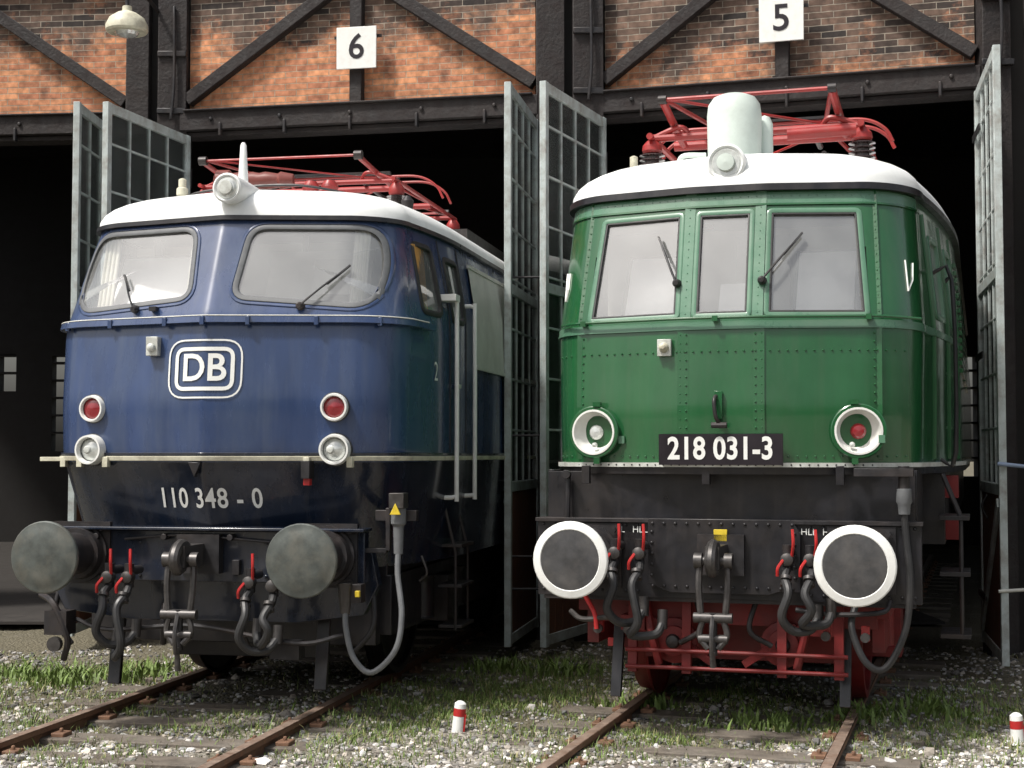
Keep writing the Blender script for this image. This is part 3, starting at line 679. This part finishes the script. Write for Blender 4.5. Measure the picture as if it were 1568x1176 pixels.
for z in (.45,.34): bd.tube([(-.66,.62,z),(.78,.62,z)],.014,REDD,8,smooth=False)
for sx in (-1,1):
    bd.beam((sx*.75,.9,.8),(sx*.75,.72,.12),.07,.04,BLACK)
    bd.box((sx*.98,3.5,.85),(.09,5.4,.34),REDD); bd.box((sx*.95,1.6,.60),(.08,1.4,.30),REDD)
    bd.box((sx*.92,1.9,.5),(.26,.34,.36),REDD)
    for d in (-.38,.38): bd.lathe((sx*.95,1.9+d,.42),(0,0,1),[(0,.09)]+[(k*.05+j,.09-.025*(j>0)) for k in range(6) for j in (.01,.03)]+[(.32,.09)],REDD,14)
    bd.lathe((sx*.36,.80,.5),(0,-1,0),[(0,.15),(.04,.15),(.05,.10),(.08,.10),(.09,.03)],REDD,24)
    bd.lathe((sx*.36,.71,.5),(0,-1,0),[(0,.05),(.03,.04),(.04,.01)],IRON,16)
    bd.tube([(sx*.55,.75,.8),(sx*.5,.68,.55),(sx*.45,.7,.35)],.028,REDD,8)
    bd.tube([(sx*.2,.68,.8),(sx*.16,.62,.6),(sx*.3,.64,.5)],.018,IRON,8)
    bd.beam((sx*.1,.75,.36),(sx*.55,.75,.66),.03,.05,REDD)
    bd.box((sx*.62,.72,.62),(.16,.12,.1),REDD)
wheelset(bd,1.9,.5,REDD,REDD); wheelset(bd,4.2,.8,REDD,REDD); wheelset(bd,7.2,.8,REDD,REDD)
bd.box((0,8.2,1.35),(2.7,12.6,.5),BLACK); bd.box((0,2.7,.75),(1.8,.1,.9),BLACK)
for z,y in ((1.30,1.75),(.92,1.75),(.50,1.75)): bd.box((1.42,y,z),(.20,.45,.03),IRON)
for y in (1.55,1.95): bd.tube([(1.34,y,1.6),(1.46,y,1.3),(1.46,y,.48)],.014,IRON,6,smooth=False)
for y in (1.75,2.35): bd.tube([(ng.S(y,3.0),y,3.0),(1.42,y,2.95),(1.43,y,1.75),(1.33,y,1.7)],.014,BLACK,8,sub=3)
for z in (1.5,1.2): bd.box((1.38,2.3,z),(.12,.3,.16),REDD)
for y0 in (3.3,4.8,6.3):
    for z in np.arange(2.4,3.3,.06): bd.beam((ng.S(y0,z)+.01,y0,z),(ng.S(y0+1.2,z)+.01,y0+1.2,z),.02,.035,GREEN)
bd.obj('running_gear',G,bevel=.004)
bd=B()
pr=[(0,.185),(.02,.19),(.36,.195),(.44,.185),(.49,.15),(.515,.09),(.52,0)]
bd.lathe((-.06,1.55,3.80),(0,0,1),pr,RWH2,32)
bd.lathe((-.06,1.55,3.80),(0,0,1),[(.0,.205),(.05,.205),(.055,.19)],RWH2,32)
bd.lathe((.13,1.75,3.80),(0,0,1),[(0,.06),(.33,.06),(.38,.04),(.4,0)],RWH2,16)
bd.tube([(-.46,1.5,3.78),(-.42,1.45,3.87),(-.25,1.45,3.87)],.02,RWH2,8)
pantograph(bd,2.3,3.86,4.18,.80,.026,RED,INSB,.10,xc=-.02,ln=2.2)
bd.tube([(.25,2.1,4.12),(.75,2.15,4.14)],.045,RED,12,smooth=False)
bd.lathe((-.9,2.0,3.70),(0,0,1),[(0,.035),(.14,.035),(.14,.05),(.2,.05),(.2,.03),(.30,.03),(.31,.01)],CREAM,14)
bd.box((.95,3.8,3.74),(.25,1.2,.12),GREYP)
bd.obj('roof_pantograph',G)

# ================================================================== ROUNDHOUSE
H=empty('roundhouse')
def brick_mat():
    m=bpy.data.materials.new('old_brick'); m.use_nodes=True; nt=m.node_tree; N=nt.nodes; Lk=nt.links; b=N['Principled BSDF']
    tc=N.new('ShaderNodeTexCoord'); sp=N.new('ShaderNodeSeparateXYZ'); cb=N.new('ShaderNodeCombineXYZ')
    Lk.new(tc.outputs['Object'],sp.inputs[0])
    nz0=N.new('ShaderNodeTexNoise'); nz0.inputs['Scale'].default_value=6; Lk.new(tc.outputs['Object'],nz0.inputs['Vector'])
    ad=N.new('ShaderNodeMath'); ad.operation='MULTIPLY_ADD'; ad.inputs[1].default_value=.016; Lk.new(nz0.outputs['Fac'],ad.inputs[0]); Lk.new(sp.outputs[2],ad.inputs[2])
    Lk.new(sp.outputs[0],cb.inputs[0]); Lk.new(ad.outputs[0],cb.inputs[1])
    def brick(c1,c2,bias,mo):
        k=N.new('ShaderNodeTexBrick'); k.inputs['Scale'].default_value=1; k.inputs['Brick Width'].default_value=.235; k.inputs['Row Height'].default_value=.064
        k.inputs['Mortar Size'].default_value=.005; k.inputs['Mortar Smooth'].default_value=.3; k.inputs['Bias'].default_value=bias
        k.inputs['Color1'].default_value=(*c1,1); k.inputs['Color2'].default_value=(*c2,1); k.inputs['Mortar'].default_value=(*mo,1)
        Lk.new(cb.outputs[0],k.inputs['Vector']); return k
    k=brick((.62,.28,.14),(.38,.15,.085),-.1,(.42,.32,.23))
    k2=brick((.20,.125,.09),(.030,.024,.022),.05,(.30,.26,.21))
    n=N.new('ShaderNodeTexNoise'); n.inputs['Scale'].default_value=1.3; n.inputs['Detail'].default_value=9; n.inputs['Roughness'].default_value=.72; Lk.new(tc.outputs['Object'],n.inputs['Vector'])
    zr=N.new('ShaderNodeMapRange'); zr.inputs[1].default_value=5.3; zr.inputs[2].default_value=6.3; zr.inputs[3].default_value=-.19; zr.inputs[4].default_value=.16; Lk.new(sp.outputs[2],zr.inputs[0])
    a2=N.new('ShaderNodeMath'); a2.operation='ADD'; Lk.new(n.outputs['Fac'],a2.inputs[0]); Lk.new(zr.outputs[0],a2.inputs[1])
    oi=N.new('ShaderNodeObjectInfo'); a3=N.new('ShaderNodeMath'); a3.operation='ADD'; Lk.new(a2.outputs[0],a3.inputs[0]); 
    sepc=N.new('ShaderNodeSeparateColor'); Lk.new(oi.outputs['Color'],sepc.inputs[0]); Lk.new(sepc.outputs[0],a3.inputs[1])
    mr=N.new('ShaderNodeMapRange'); mr.inputs[1].default_value=.47; mr.inputs[2].default_value=.62; Lk.new(a3.outputs[0],mr.inputs[0])
    mx=N.new('ShaderNodeMix'); mx.data_type='RGBA'; Lk.new(mr.outputs[0],mx.inputs[0]); Lk.new(k.outputs['Color'],mx.inputs[6]); Lk.new(k2.outputs['Color'],mx.inputs[7])
    n3=N.new('ShaderNodeTexNoise'); n3.inputs['Scale'].default_value=14; n3.inputs['Detail'].default_value=8; Lk.new(tc.outputs['Object'],n3.inputs['Vector'])
    m3=N.new('ShaderNodeMapRange'); m3.inputs[1].default_value=.25; m3.inputs[2].default_value=.75; m3.inputs[3].default_value=.5; m3.inputs[4].default_value=1.45; Lk.new(n3.outputs['Fac'],m3.inputs[0])
    mu=N.new('ShaderNodeMix'); mu.data_type='RGBA'; mu.blend_type='MULTIPLY'; mu.inputs[0].default_value=1; Lk.new(mx.outputs[2],mu.inputs[6]); Lk.new(m3.outputs[0],mu.inputs[7])
    Lk.new(mu.outputs[2],b.inputs['Base Color']); b.inputs['Roughness'].default_value=.9
    bp=N.new('ShaderNodeBump'); bp.inputs['Strength'].default_value=.9; bp.inputs['Distance'].default_value=.015; bp.invert=True
    a4=N.new('ShaderNodeMath'); a4.operation='MULTIPLY_ADD'; a4.inputs[1].default_value=-.45; Lk.new(n3.outputs['Fac'],a4.inputs[0]); Lk.new(k.outputs['Fac'],a4.inputs[2])
    Lk.new(a4.outputs[0],bp.inputs['Height']); Lk.new(bp.outputs[0],b.inputs['Normal'])
    return m
BRICK=brick_mat()
ZT=7.7
def bay(p0,p1,soot,nm,off=0):
    p0=Vector(p0);p1=Vector(p1);d=p1-p0;L=d.length;ang=math.atan2(d.y,d.x)
    def place(o): o.location=(p0.x,p0.y,0); o.rotation_euler=(0,0,ang); return o
    b=B(); b.box((L/2,.14,(5.27+ZT)/2),(L,.25,ZT-5.27),BRICK); o=place(b.obj('brick_panel',H)); o.color=(soot,0,0,1)
    b=B()
    b.box((L/2,.02,5.19),(L+.1,.30,.20),TIMBER); b.box((L/2,.06,5.06),(L+.1,.24,.05),TIMBER); b.box((L/2,-.14,5.295),(L,.06,.02),TIMBER)
    b.box((L/2,-.02,(5.3+ZT)/2),(.13,.14,ZT-5.3),TIMBER)
    b.beam((.0,-.035,5.42),(L/2-.08,-.035,6.62),.12,.125,TIMBER,up=(0,0,1)); b.beam((L,-.035,5.42),(L/2+.08,-.035,6.62),.12,.125,TIMBER,up=(0,0,1))
    b.box((L/2,-.02,6.72),(L,.13,.15),TIMBER)
    for x in np.arange(.3,L,.75): b.lathe((x,-.13,5.2),(0,-1,0),[(0,.025),(.025,.02)],IRON,6)
    for x in np.arange(.4,L,.7): b.box((x,-.12,5.09),(.03,.06,.14),IRON)
    place(b.obj('timber_frame',H,bevel=.008))
bay((-3.38,15.57),(.23,14.82),-.04,'a'); bay((.92,14.74),(4.27,13.70),.20,'b'); bay((-7.7,16.0),(-4.05,15.66),-.04,'c'); bay((4.98,13.42),(8.2,12.0),.05,'d')
b=B()
def post(x,y,w=.26,z1=ZT): b.box((x,y,z1/2-.05),(w,w,z1+.1),TIMBER)
post(-3.54,15.62,.30); post(-3.92,15.66,.24); post(.38,14.83,.28); post(.75,14.76,.30); post(4.42,13.66,.26); post(4.84,13.5,.28); post(-7.85,16.05); 
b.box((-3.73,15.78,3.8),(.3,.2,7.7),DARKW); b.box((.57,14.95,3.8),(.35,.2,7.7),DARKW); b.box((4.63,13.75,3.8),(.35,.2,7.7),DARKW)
for x,y in ((-3.54,15.45),(.75,14.58),(4.42,13.5)):
    b.tube([(x+.02,y,6.4),(x+.03,y-.02,5.6),(x,y-.02,5.2)],.018,IRON,6)
    for z in (5.3,5.9): b.box((x,y+.01,z),(.3,.04,.06),IRON)
for z in np.arange(.3,5.2,.14): b.lathe((4.40,13.50,z),(-.3,-1,0),[(0,.02),(.02,.015)],SILV,6)
b.obj('posts',H,bevel=.01)
b=B()
poly=[(-8.0,15.75),(-3.7,15.35),(.6,14.5),(4.7,13.2),(8.4,11.6),(20.,30.),(0,36.),(-16,34)]
vs=[(x,y,ZT+.02) for x,y in poly]+[(x,y,ZT+.3) for x,y in poly]; n=len(poly)
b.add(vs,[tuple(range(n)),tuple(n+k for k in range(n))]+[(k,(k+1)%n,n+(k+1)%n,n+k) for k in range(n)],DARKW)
b.obj('hall_roof',H)
b=B()
def wallseg(p0,p1,wins=()):
    p0=Vector(p0);p1=Vector(p1);d=(p1-p0);L=d.length;d.normalize();nrm=Vector((-d.y,d.x))
    def blk(a,c,z0,z1):
        q=[p0+d*a,p0+d*c,p0+d*c+nrm*.3,p0+d*a+nrm*.3]
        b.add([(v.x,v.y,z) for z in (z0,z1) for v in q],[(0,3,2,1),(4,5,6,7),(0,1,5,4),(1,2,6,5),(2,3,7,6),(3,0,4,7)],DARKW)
    cur=0
    for a,c,z0,z1 in sorted(wins):
        blk(cur,a,-.2,ZT); blk(a,c,-.2,z0); blk(a,c,z1,ZT)
        for zz in np.arange(z0+.35,z1,.35): blk(a,c,zz,zz+.04)
        for xx in np.arange(a+.4,c-.1,.4): blk(xx,xx+.04,z0,z1)
        cur=c
    blk(cur,L,-.2,ZT)
wallseg((-16,30),(20,30),[(4.9,6.08,3.0,3.72),(6.8,7.3,1.8,3.7),(24.9,27.3,1.3,3.7),(29,31,1.3,3.7)])
wallseg((-16,16.6),(-16,30)); wallseg((-16,16.6),(-7.9,16.1)); wallseg((8.3,12.0),(20,30))
b.obj('hall_walls',H)
b=B(); b.box((-4.5,25.2,-.015),(18,19.,.03),mat('hall_floor',(.03,.026,.023),.9,var=.3)); b.obj('hall_floor',H)
def leaf(front,hinge):
    f=Vector(front);h=Vector(hinge);d=f-h;L=d.length;ang=math.atan2(d.y,d.x)
    b=B(); z0,z1=.06,5.03; w=.075;t=.06
    b.box((w/2,0,(z0+z1)/2),(w,t,z1-z0),DOORP); b.box((L-w/2,0,(z0+z1)/2),(w,t,z1-z0),DOORP)
    for z in (z0+.06,1.45,z1-.05,3.2): b.box((L/2,0,z),(L-2*w,t*.9,.09),DOORP)
    nx=4
    for i in range(1,nx): x=w+(L-2*w)*i/nx; b.box((x,0,(1.45+z1)/2),(.022,.03,z1-1.5),DOORP)
    for z in np.arange(1.95,z1-.2,.45): b.box((L/2,0,z),(L-2*w,.025,.020),DOORP)
    for i in range(8):
        x=w+(L-2*w)*(i+.5)/8; b.box((x,.0,(z0+1.45)/2+.03),((L-2*w)/8-.006,.03,1.28),RUSTP)
    b.beam((w,-.03,.2),(L-w,-.03,1.35),.03,.09,DOORP)
    for z in (.5,2.6,4.6):
        b.box((.25,-.04,z),(.6,.015,.06),IRON); b.cyl((-.03,0,z-.1),(-.03,0,z+.1),.03,IRON)
    b.tube([(L*.6,-.06,1.2),(L*.6,-.1,1.3),(L*.6,-.06,1.4)],.012,IRON,6)
    o=b.obj('door_leaf',H,bevel=.004); o.location=(h.x,h.y,0); o.rotation_euler=(0,0,ang)
    g=B(); g.box((L/2,0,(1.5+z1-.1)/2),(L-2*w,.006,z1-1.6),GLASSD); o=g.obj('door_glass',H); o.location=(h.x,h.y,0); o.rotation_euler=(0,0,ang)
leaf((-.04,13.15),(.235,14.72)); leaf((.27,13.12),(.90,14.62)); leaf((-3.80,13.9),(-3.36,15.45)); leaf((-4.07,13.9),(-4.06,15.5)); leaf((3.90,11.95),(4.24,13.55))
b=B(); b.cyl((-.03,13.3,.55),(.30,13.3,.55),.012,IRON)
for z in (.84,1.9,3.3): b.cyl((-.05,13.25,z),(.29,13.22,z),.010,IRON)
b.cyl((3.85,11.95,.65),(4.9,11.9,.72),.014,GREYP)
b.cyl((3.85,11.93,1.66),(4.9,11.8,1.55),.016,mat('chain_blue',(.25,.32,.45),.5))
b.obj('door_stays',H)

def sign(name,num,x,y,z,ang,s=.42):
    e=empty(name,(x,y,z),ang); b=B(); b.box((0,0,0),(s,.02,s*1.02),WHITE)
    b.obj('sign_board',e,bevel=.004)
    b=B(); text_add(b,num,.36,1.0,lambda u,v:(u,-.014,v),PLATE,bold=.004,sub=0); b.obj('digit',e)
    b=B(); b.box((0,.05,s*.3),(.5,.02,.03),IRON)
    for a in (-.15,.15): b.box((a,.05,0),(.03,.08,.03),IRON)
    b.obj('sign_bracket',e)
sign('number_sign','6',-1.575,15.04,5.85,R(-11.9)); sign('number_sign.001','5',2.555,14.07,5.86,R(-17.3))
e=empty('wall_lamp',(-3.79,14.6,5.90)); b=B()
b.lathe((0,0,0),(0,0,1),[(-.02,.0),(-.02,.19),(0,.205),(.05,.205),(.12,.17),(.17,.10),(.19,.05),(.24,.045),(.25,0)],CREAM,28)
b.obj('lamp_shade',e)
b=B(); b.lathe((0,0,-.02),(0,0,-1),[(0,.12),(.03,.1),(.05,.05),(.055,0)],LENS,20,cap=False); b.obj('lamp_globe',e)
b=B(); b.tube([(0,0,.24),(0,.05,.42),(.05,.5,.5),(.1,.92,.45)],.02,IRON,8); b.obj('lamp_arm',e)

# ================================================================== GROUND
gxs=np.concatenate([[-300,-120,-60,-30,-15,-9],np.arange(-6,6.01,.10),[9,15,30,60,120,300]])
gys=np.concatenate([[-300,-120,-50,-15,0,5],np.arange(7,15.01,.10),[17,20,25,32,50,120,400]])
def gh(x,y):
    return -.075+.018*math.sin(x*1.7+y*.9)+.014*math.sin(x*4.3-y*2.9+1)+.010*math.sin(x*9.1+y*7.3)
vs=[(x,y,gh(x,y)+random.uniform(-.008,.008)) for y in gys for x in gxs]; n=len(gxs)
me=bpy.data.meshes.new('ground'); me.from_pydata(vs,[],[(j*n+i,j*n+i+1,(j+1)*n+i+1,(j+1)*n+i) for j in range(len(gys)-1) for i in range(n-1)])
me.polygons.foreach_set('use_smooth',[True]*len(me.polygons))
gm=bpy.data.materials.new('gravel_soil'); gm.use_nodes=True; nt=gm.node_tree;N=nt.nodes;Lk=nt.links;bb=N['Principled BSDF']
tc=N.new('ShaderNodeTexCoord'); vo=N.new('ShaderNodeTexVoronoi'); vo.inputs['Scale'].default_value=38; Lk.new(tc.outputs['Object'],vo.inputs['Vector'])
cr=N.new('ShaderNodeValToRGB'); el=cr.color_ramp.elements; el[0].color=(.13,.115,.10,1); el[1].color=(.44,.41,.36,1)
sc1=N.new('ShaderNodeSeparateColor'); Lk.new(vo.outputs['Color'],sc1.inputs[0]); Lk.new(sc1.outputs[0],cr.inputs[0])
nn=N.new('ShaderNodeTexNoise'); nn.inputs['Scale'].default_value=.9; nn.inputs['Detail'].default_value=9; nn.inputs['Roughness'].default_value=.7; Lk.new(tc.outputs['Object'],nn.inputs['Vector'])
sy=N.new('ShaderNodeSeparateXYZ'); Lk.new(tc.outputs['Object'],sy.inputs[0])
oy=N.new('ShaderNodeMapRange'); oy.inputs[1].default_value=8.8; oy.inputs[2].default_value=11.5; oy.inputs[3].default_value=0; oy.inputs[4].default_value=.22; Lk.new(sy.outputs[1],oy.inputs[0])  # ground colour darkens toward the locomotives, painting in the shade there
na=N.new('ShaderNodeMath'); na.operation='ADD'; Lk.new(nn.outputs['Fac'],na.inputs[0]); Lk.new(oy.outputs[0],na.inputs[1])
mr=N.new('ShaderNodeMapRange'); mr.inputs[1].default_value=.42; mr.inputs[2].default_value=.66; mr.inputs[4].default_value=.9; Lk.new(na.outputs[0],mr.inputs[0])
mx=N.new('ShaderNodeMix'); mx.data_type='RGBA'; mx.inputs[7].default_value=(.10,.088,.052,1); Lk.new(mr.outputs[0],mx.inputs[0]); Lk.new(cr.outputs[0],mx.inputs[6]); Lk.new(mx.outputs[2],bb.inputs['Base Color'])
bb.inputs['Roughness'].default_value=.95
bp=N.new('ShaderNodeBump'); bp.inputs['Strength'].default_value=1; bp.inputs['Distance'].default_value=.02; bp.invert=True; Lk.new(vo.outputs['Distance'],bp.inputs['Height']); Lk.new(bp.outputs[0],bb.inputs['Normal'])
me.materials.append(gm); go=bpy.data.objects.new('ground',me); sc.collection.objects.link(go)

def vcol_mat(name,rough,trans=0):
    m=bpy.data.materials.new(name); m.use_nodes=True; N=m.node_tree.nodes; b=N['Principled BSDF']; a=N.new('ShaderNodeAttribute'); a.attribute_name='col'
    m.node_tree.links.new(a.outputs['Color'],b.inputs['Base Color']); b.inputs['Roughness'].default_value=rough
    return m
tracks=[((-2.24,9.6),R(11.2)),((1.2,9.2),R(17.3))]
def trackdist(x,y):
    m=9
    for (ox,oy),a in tracks:
        dx=x-ox;dy=y-oy; lat=dx*math.cos(a)-dy*math.sin(a); m=min(m,abs(abs(lat)-.752))
    return m
t=(1+5**.5)/2
ico=np.array([(-1,t,0),(1,t,0),(-1,-t,0),(1,-t,0),(0,-1,t),(0,1,t),(0,-1,-t),(0,1,-t),(t,0,-1),(t,0,1),(-t,0,-1),(-t,0,1)])/math.sqrt(1+t*t)
icf=np.array([(0,11,5),(0,5,1),(0,1,7),(0,7,10),(0,10,11),(1,5,9),(5,11,4),(11,10,2),(10,7,6),(7,1,8),(3,9,4),(3,4,2),(3,2,6),(3,6,8),(3,8,9),(4,9,5),(2,4,11),(6,2,10),(8,6,7),(9,8,1)])
def clumpy(x,y): return .5+.25*math.sin(x*1.3+y*.7+.5)+.25*math.sin(x*2.9-y*2.1+2)
V=[];F=[];C=[];k=0;cnt=0
while cnt<17000:
    y=7.9+random.random()**1.6*6.2; x=random.uniform(-.37,.37)*y
    if trackdist(x,y)<.05: continue
    if random.random()>.35+.65*clumpy(x+3,y): continue
    r=random.choice([.008,.011,.014,.018,.022])*random.uniform(.8,1.35)
    if random.random()<.015: r*=1.9
    M=np.random.uniform(.65,1.25,(12,1))*ico*np.array([1,random.uniform(.6,1),random.uniform(.45,.8)])*r
    a=random.uniform(0,6.28);ca,sa=math.cos(a),math.sin(a)
    M=M@np.array([[ca,-sa,0],[sa,ca,0],[0,0,1]])+np.array([x,y,gh(x,y)+r*.25])
    V.append(M);F.append(icf+12*cnt)
    g=random.choice([.12,.20,.30,.42,.54,.68])*random.uniform(.85,1.1)*(1 if y<9.4 else .72)*(.7+.6*clumpy(x*1.7+1,y*1.9)); wm=random.uniform(0,.25); g=min(g,.75)  # stones farther back get darker colours in place of shade near the locomotives
    C.append(np.tile([g,g*(1-wm*.45),g*(1-wm),1],(12,1))); cnt+=1
def vmesh(name,V,F,C,m,smooth=False):
    me=bpy.data.meshes.new(name); me.from_pydata(V.tolist(),[],F.tolist())
    ca=me.color_attributes.new('col','FLOAT_COLOR','POINT'); ca.data.foreach_set('color',C.astype(np.float32).ravel())
    me.materials.append(m); o=bpy.data.objects.new(name,me); sc.collection.objects.link(o); return o
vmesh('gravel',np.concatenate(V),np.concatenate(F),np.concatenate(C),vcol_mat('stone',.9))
patches=[(-4.0,12.2,1.0,2.2),(-3.2,12.6,.6,1.6),(.1,11.6,.9,3.4),(-.45,10.6,.8,2.6),(-.8,9.6,.7,1.3),(.9,9.7,.6,1.6),(2.0,9.9,.7,1.4),(3.0,10.0,.9,1.5),(3.2,9.0,.6,.6),(-3.3,9.9,.7,1.1),(-1.9,10.1,.6,.9),(.2,12.9,.5,1.8),(3.5,11.0,.8,1.2),(-2.9,11.0,.6,.9),(1.6,11.2,.6,1.2),(-1.0,8.6,.5,.8),(.3,8.9,.5,.5),(-2.5,9.0,.5,.7),(-4.3,11.2,.6,1.2)]
V=[];F=[];C=[];nb_=0
def blade(x,y,h,wd,green):
    global nb_
    a=random.uniform(0,6.28); ln=random.uniform(.2,1.1)*h; dx,dy=math.cos(a)*ln,math.sin(a)*ln; px,py=-math.sin(a)*wd,math.cos(a)*wd; z=gh(x,y)
    V.append([(x-px,y-py,z),(x+px,y+py,z),(x+px*.7+dx*.35,y+py*.7+dy*.35,z+h*.6),(x-px*.7+dx*.35,y-py*.7+dy*.35,z+h*.6),(x+dx,y+dy,z+h)])
    o=nb_*5; F.append([(o,o+1,o+2),(o,o+2,o+3),(o+3,o+2,o+4)]); nb_+=1
    if green: g=random.uniform(.7,1.25); c=(.135*g,.20*g,.045*g,1)
    else: g=random.uniform(.8,1.2); c=(.29*g,.27*g,.12*g,1)
    C.append([c]*5)
for cx,cy,rr_,dens in patches:
    for _ in range(int(2600*dens*rr_)):
        x=random.gauss(cx,rr_*.55);y=random.gauss(cy,rr_*.6)
        if trackdist(x,y)<.05 or y>14 : continue
        if .5+.5*math.sin(x*7+1)*math.sin(y*6.)+random.uniform(-.35,.35)<.33: continue
        blade(x,y,random.uniform(.015,.055)*(1.6 if random.random()<.08 else 1),random.uniform(.002,.005),random.random()<.78)
for _ in range(10000):
    y=random.uniform(8,14);x=random.uniform(-.37,.37)*y
    if trackdist(x,y)<.04: continue
    if clumpy(x*2,y*2+1)+random.uniform(-.3,.3)>.55: blade(x,y,random.uniform(.012,.04),random.uniform(.002,.004),random.random()<.6)
for cx,cy in ((-3.75,12.4),(-3.55,12.0),(-4.1,12.5),(.45,12.6),(2.35,10.3),(1.75,10.1),(-.15,12.7),(-3.0,12.3),(.95,10.9),(2.9,10.4),(-4.2,11.4)):
    for _ in range(130):
        blade(random.gauss(cx,.14),random.gauss(cy,.14),random.uniform(.05,.13),random.uniform(.008,.016),True)
vmesh('grass',np.array(V).reshape(-1,3),np.array(F).reshape(-1,3),np.array(C).reshape(-1,4),vcol_mat('grass_blades',.6))

def track(name,o,a):
    e=empty(name,(o[0],o[1],0),-a); b=B()
    pr=[(-.036,0),(.036,0),(.036,-.03),(.010,-.045),(.010,-.12),(.065,-.14),(.065,-.155),(-.065,-.155),(-.065,-.14),(-.010,-.12),(-.010,-.045),(-.036,-.03)]
    for sx in (-1,1):
        n=len(pr); vs=[(sx*.752+x,y,z) for y in (-8,18) for x,z in pr]
        b.add(vs,[(k,(k+1)%n,n+(k+1)%n,n+k) for k in range(n) if k!=0],RUSTY); 
        b.box((sx*.752,5,.0015),(.062,26,.003),RAILT)
    b.obj('rails',e)
    b=B()
    for k in range(-12,28):
        y=k*.63+random.uniform(-.03,.03); b.box((random.uniform(-.03,.03),y,-.125),(2.5,.24,.12),SLEEP)
        for sx in (-1,1):
            for d in (-.1,.1): b.box((sx*.752+d,y,-.055),(.09,.12,.03),RUSTY); b.cyl((sx*.752+d,y,-.05),(sx*.752+d,y,-.015),.014,RUSTY,n=6)
    b.obj('sleepers',e,bevel=.01)
track('railway_track',(-2.24,9.6),R(11.2)); track('railway_track.001',(1.2,9.2),R(17.3))

def marker(name,x,y,tilt):
    e=empty(name,(x,y,-.09)); e.rotation_euler=(0,tilt,0); b=B()
    b.lathe((0,0,0),(0,0,1),[(0,.042),(.135,.04)],WHITE,14); b.lathe((0,0,.135),(0,0,1),[(0,.041),(.05,.04)],REDB,14,cap=False)
    b.lathe((0,0,.185),(0,0,1),[(0,.04),(.03,.038),(.045,.02),(.05,0)],WHITE,14)
    b.box((.035,0,.09),(.02,.05,.12),REDB); b.obj('post',e)
marker('marker_post',-.355,9.8,R(6)); marker('marker_post.001',3.12,9.35,R(-3))

V=[];F=[];C=[];q=0  # unseen tree row behind the camera, added to shape reflections in the paint
for tx in range(-42,43,6):
    hh=random.uniform(6,9); cx=tx+random.uniform(-1.5,1.5); cy=-38+random.uniform(-4,4)
    for _ in range(420):
        a=random.uniform(0,6.28);p=random.uniform(-1,1);rr_=random.uniform(.6,1)*hh*.42
        c=np.array([cx+math.cos(a)*rr_*math.sqrt(1-p*p),cy+math.sin(a)*rr_*math.sqrt(1-p*p),hh*.55+p*hh*.42])
        u=np.random.normal(size=3);u/=np.linalg.norm(u);w=np.cross(u,np.random.normal(size=3));w/=np.linalg.norm(w);s=random.uniform(.3,.7)
        V.append([c-u*s,c-w*s,c+u*s,c+w*s]);F.append([(q,q+1,q+2),(q,q+2,q+3)]);q+=4
        g=random.uniform(.5,1.2);C.append([(.05*g,.09*g,.025*g,1)]*4)
to=vmesh('reflection_trees',np.array(V).reshape(-1,3),np.array(F).reshape(-1,3),np.array(C).reshape(-1,4),vcol_mat('leaves',.7))
b=B()
for tx in range(-42,43,6): b.cyl((tx,-38,-.1),(tx,-38,6),.3,SLEEP,r1=.12)
b.obj('trunks',to)

# ================================================================== LIGHT / CAMERA
SUN_EL=58; az=R(236)
dirv=Vector((math.sin(az)*math.cos(R(SUN_EL)),math.cos(az)*math.cos(R(SUN_EL)),math.sin(R(SUN_EL))))
w=bpy.data.worlds.new('World'); sc.world=w; w.use_nodes=True; N=w.node_tree.nodes; Lk=w.node_tree.links
sk=N.new('ShaderNodeTexSky'); sk.sky_type='NISHITA'; sk.sun_disc=False; sk.sun_elevation=R(SUN_EL); sk.sun_rotation=az; sk.dust_density=6; sk.air_density=1.3
hs=N.new('ShaderNodeHueSaturation'); hs.inputs['Saturation'].default_value=.45; Lk.new(sk.outputs[0],hs.inputs['Color']); Lk.new(hs.outputs[0],N['Background'].inputs[0]); N['Background'].inputs[1].default_value=.15
s=bpy.data.lights.new('sun','SUN'); s.energy=3.9; s.angle=R(6.); s.color=(1,.96,.90); so=bpy.data.objects.new('sun',s); sc.collection.objects.link(so); so.rotation_euler=dirv.to_track_quat('Z','Y').to_euler()
cam=bpy.data.cameras.new('camera'); cam.lens=52.8; cam.sensor_width=36; cam.clip_end=1500; co=bpy.data.objects.new('camera',cam); sc.collection.objects.link(co); co.location=(0,0,1.73); co.rotation_euler=(R(92.7),0,0); sc.camera=co
sc.view_settings.view_transform='Standard'; sc.view_settings.look='None'; sc.view_settings.exposure=0
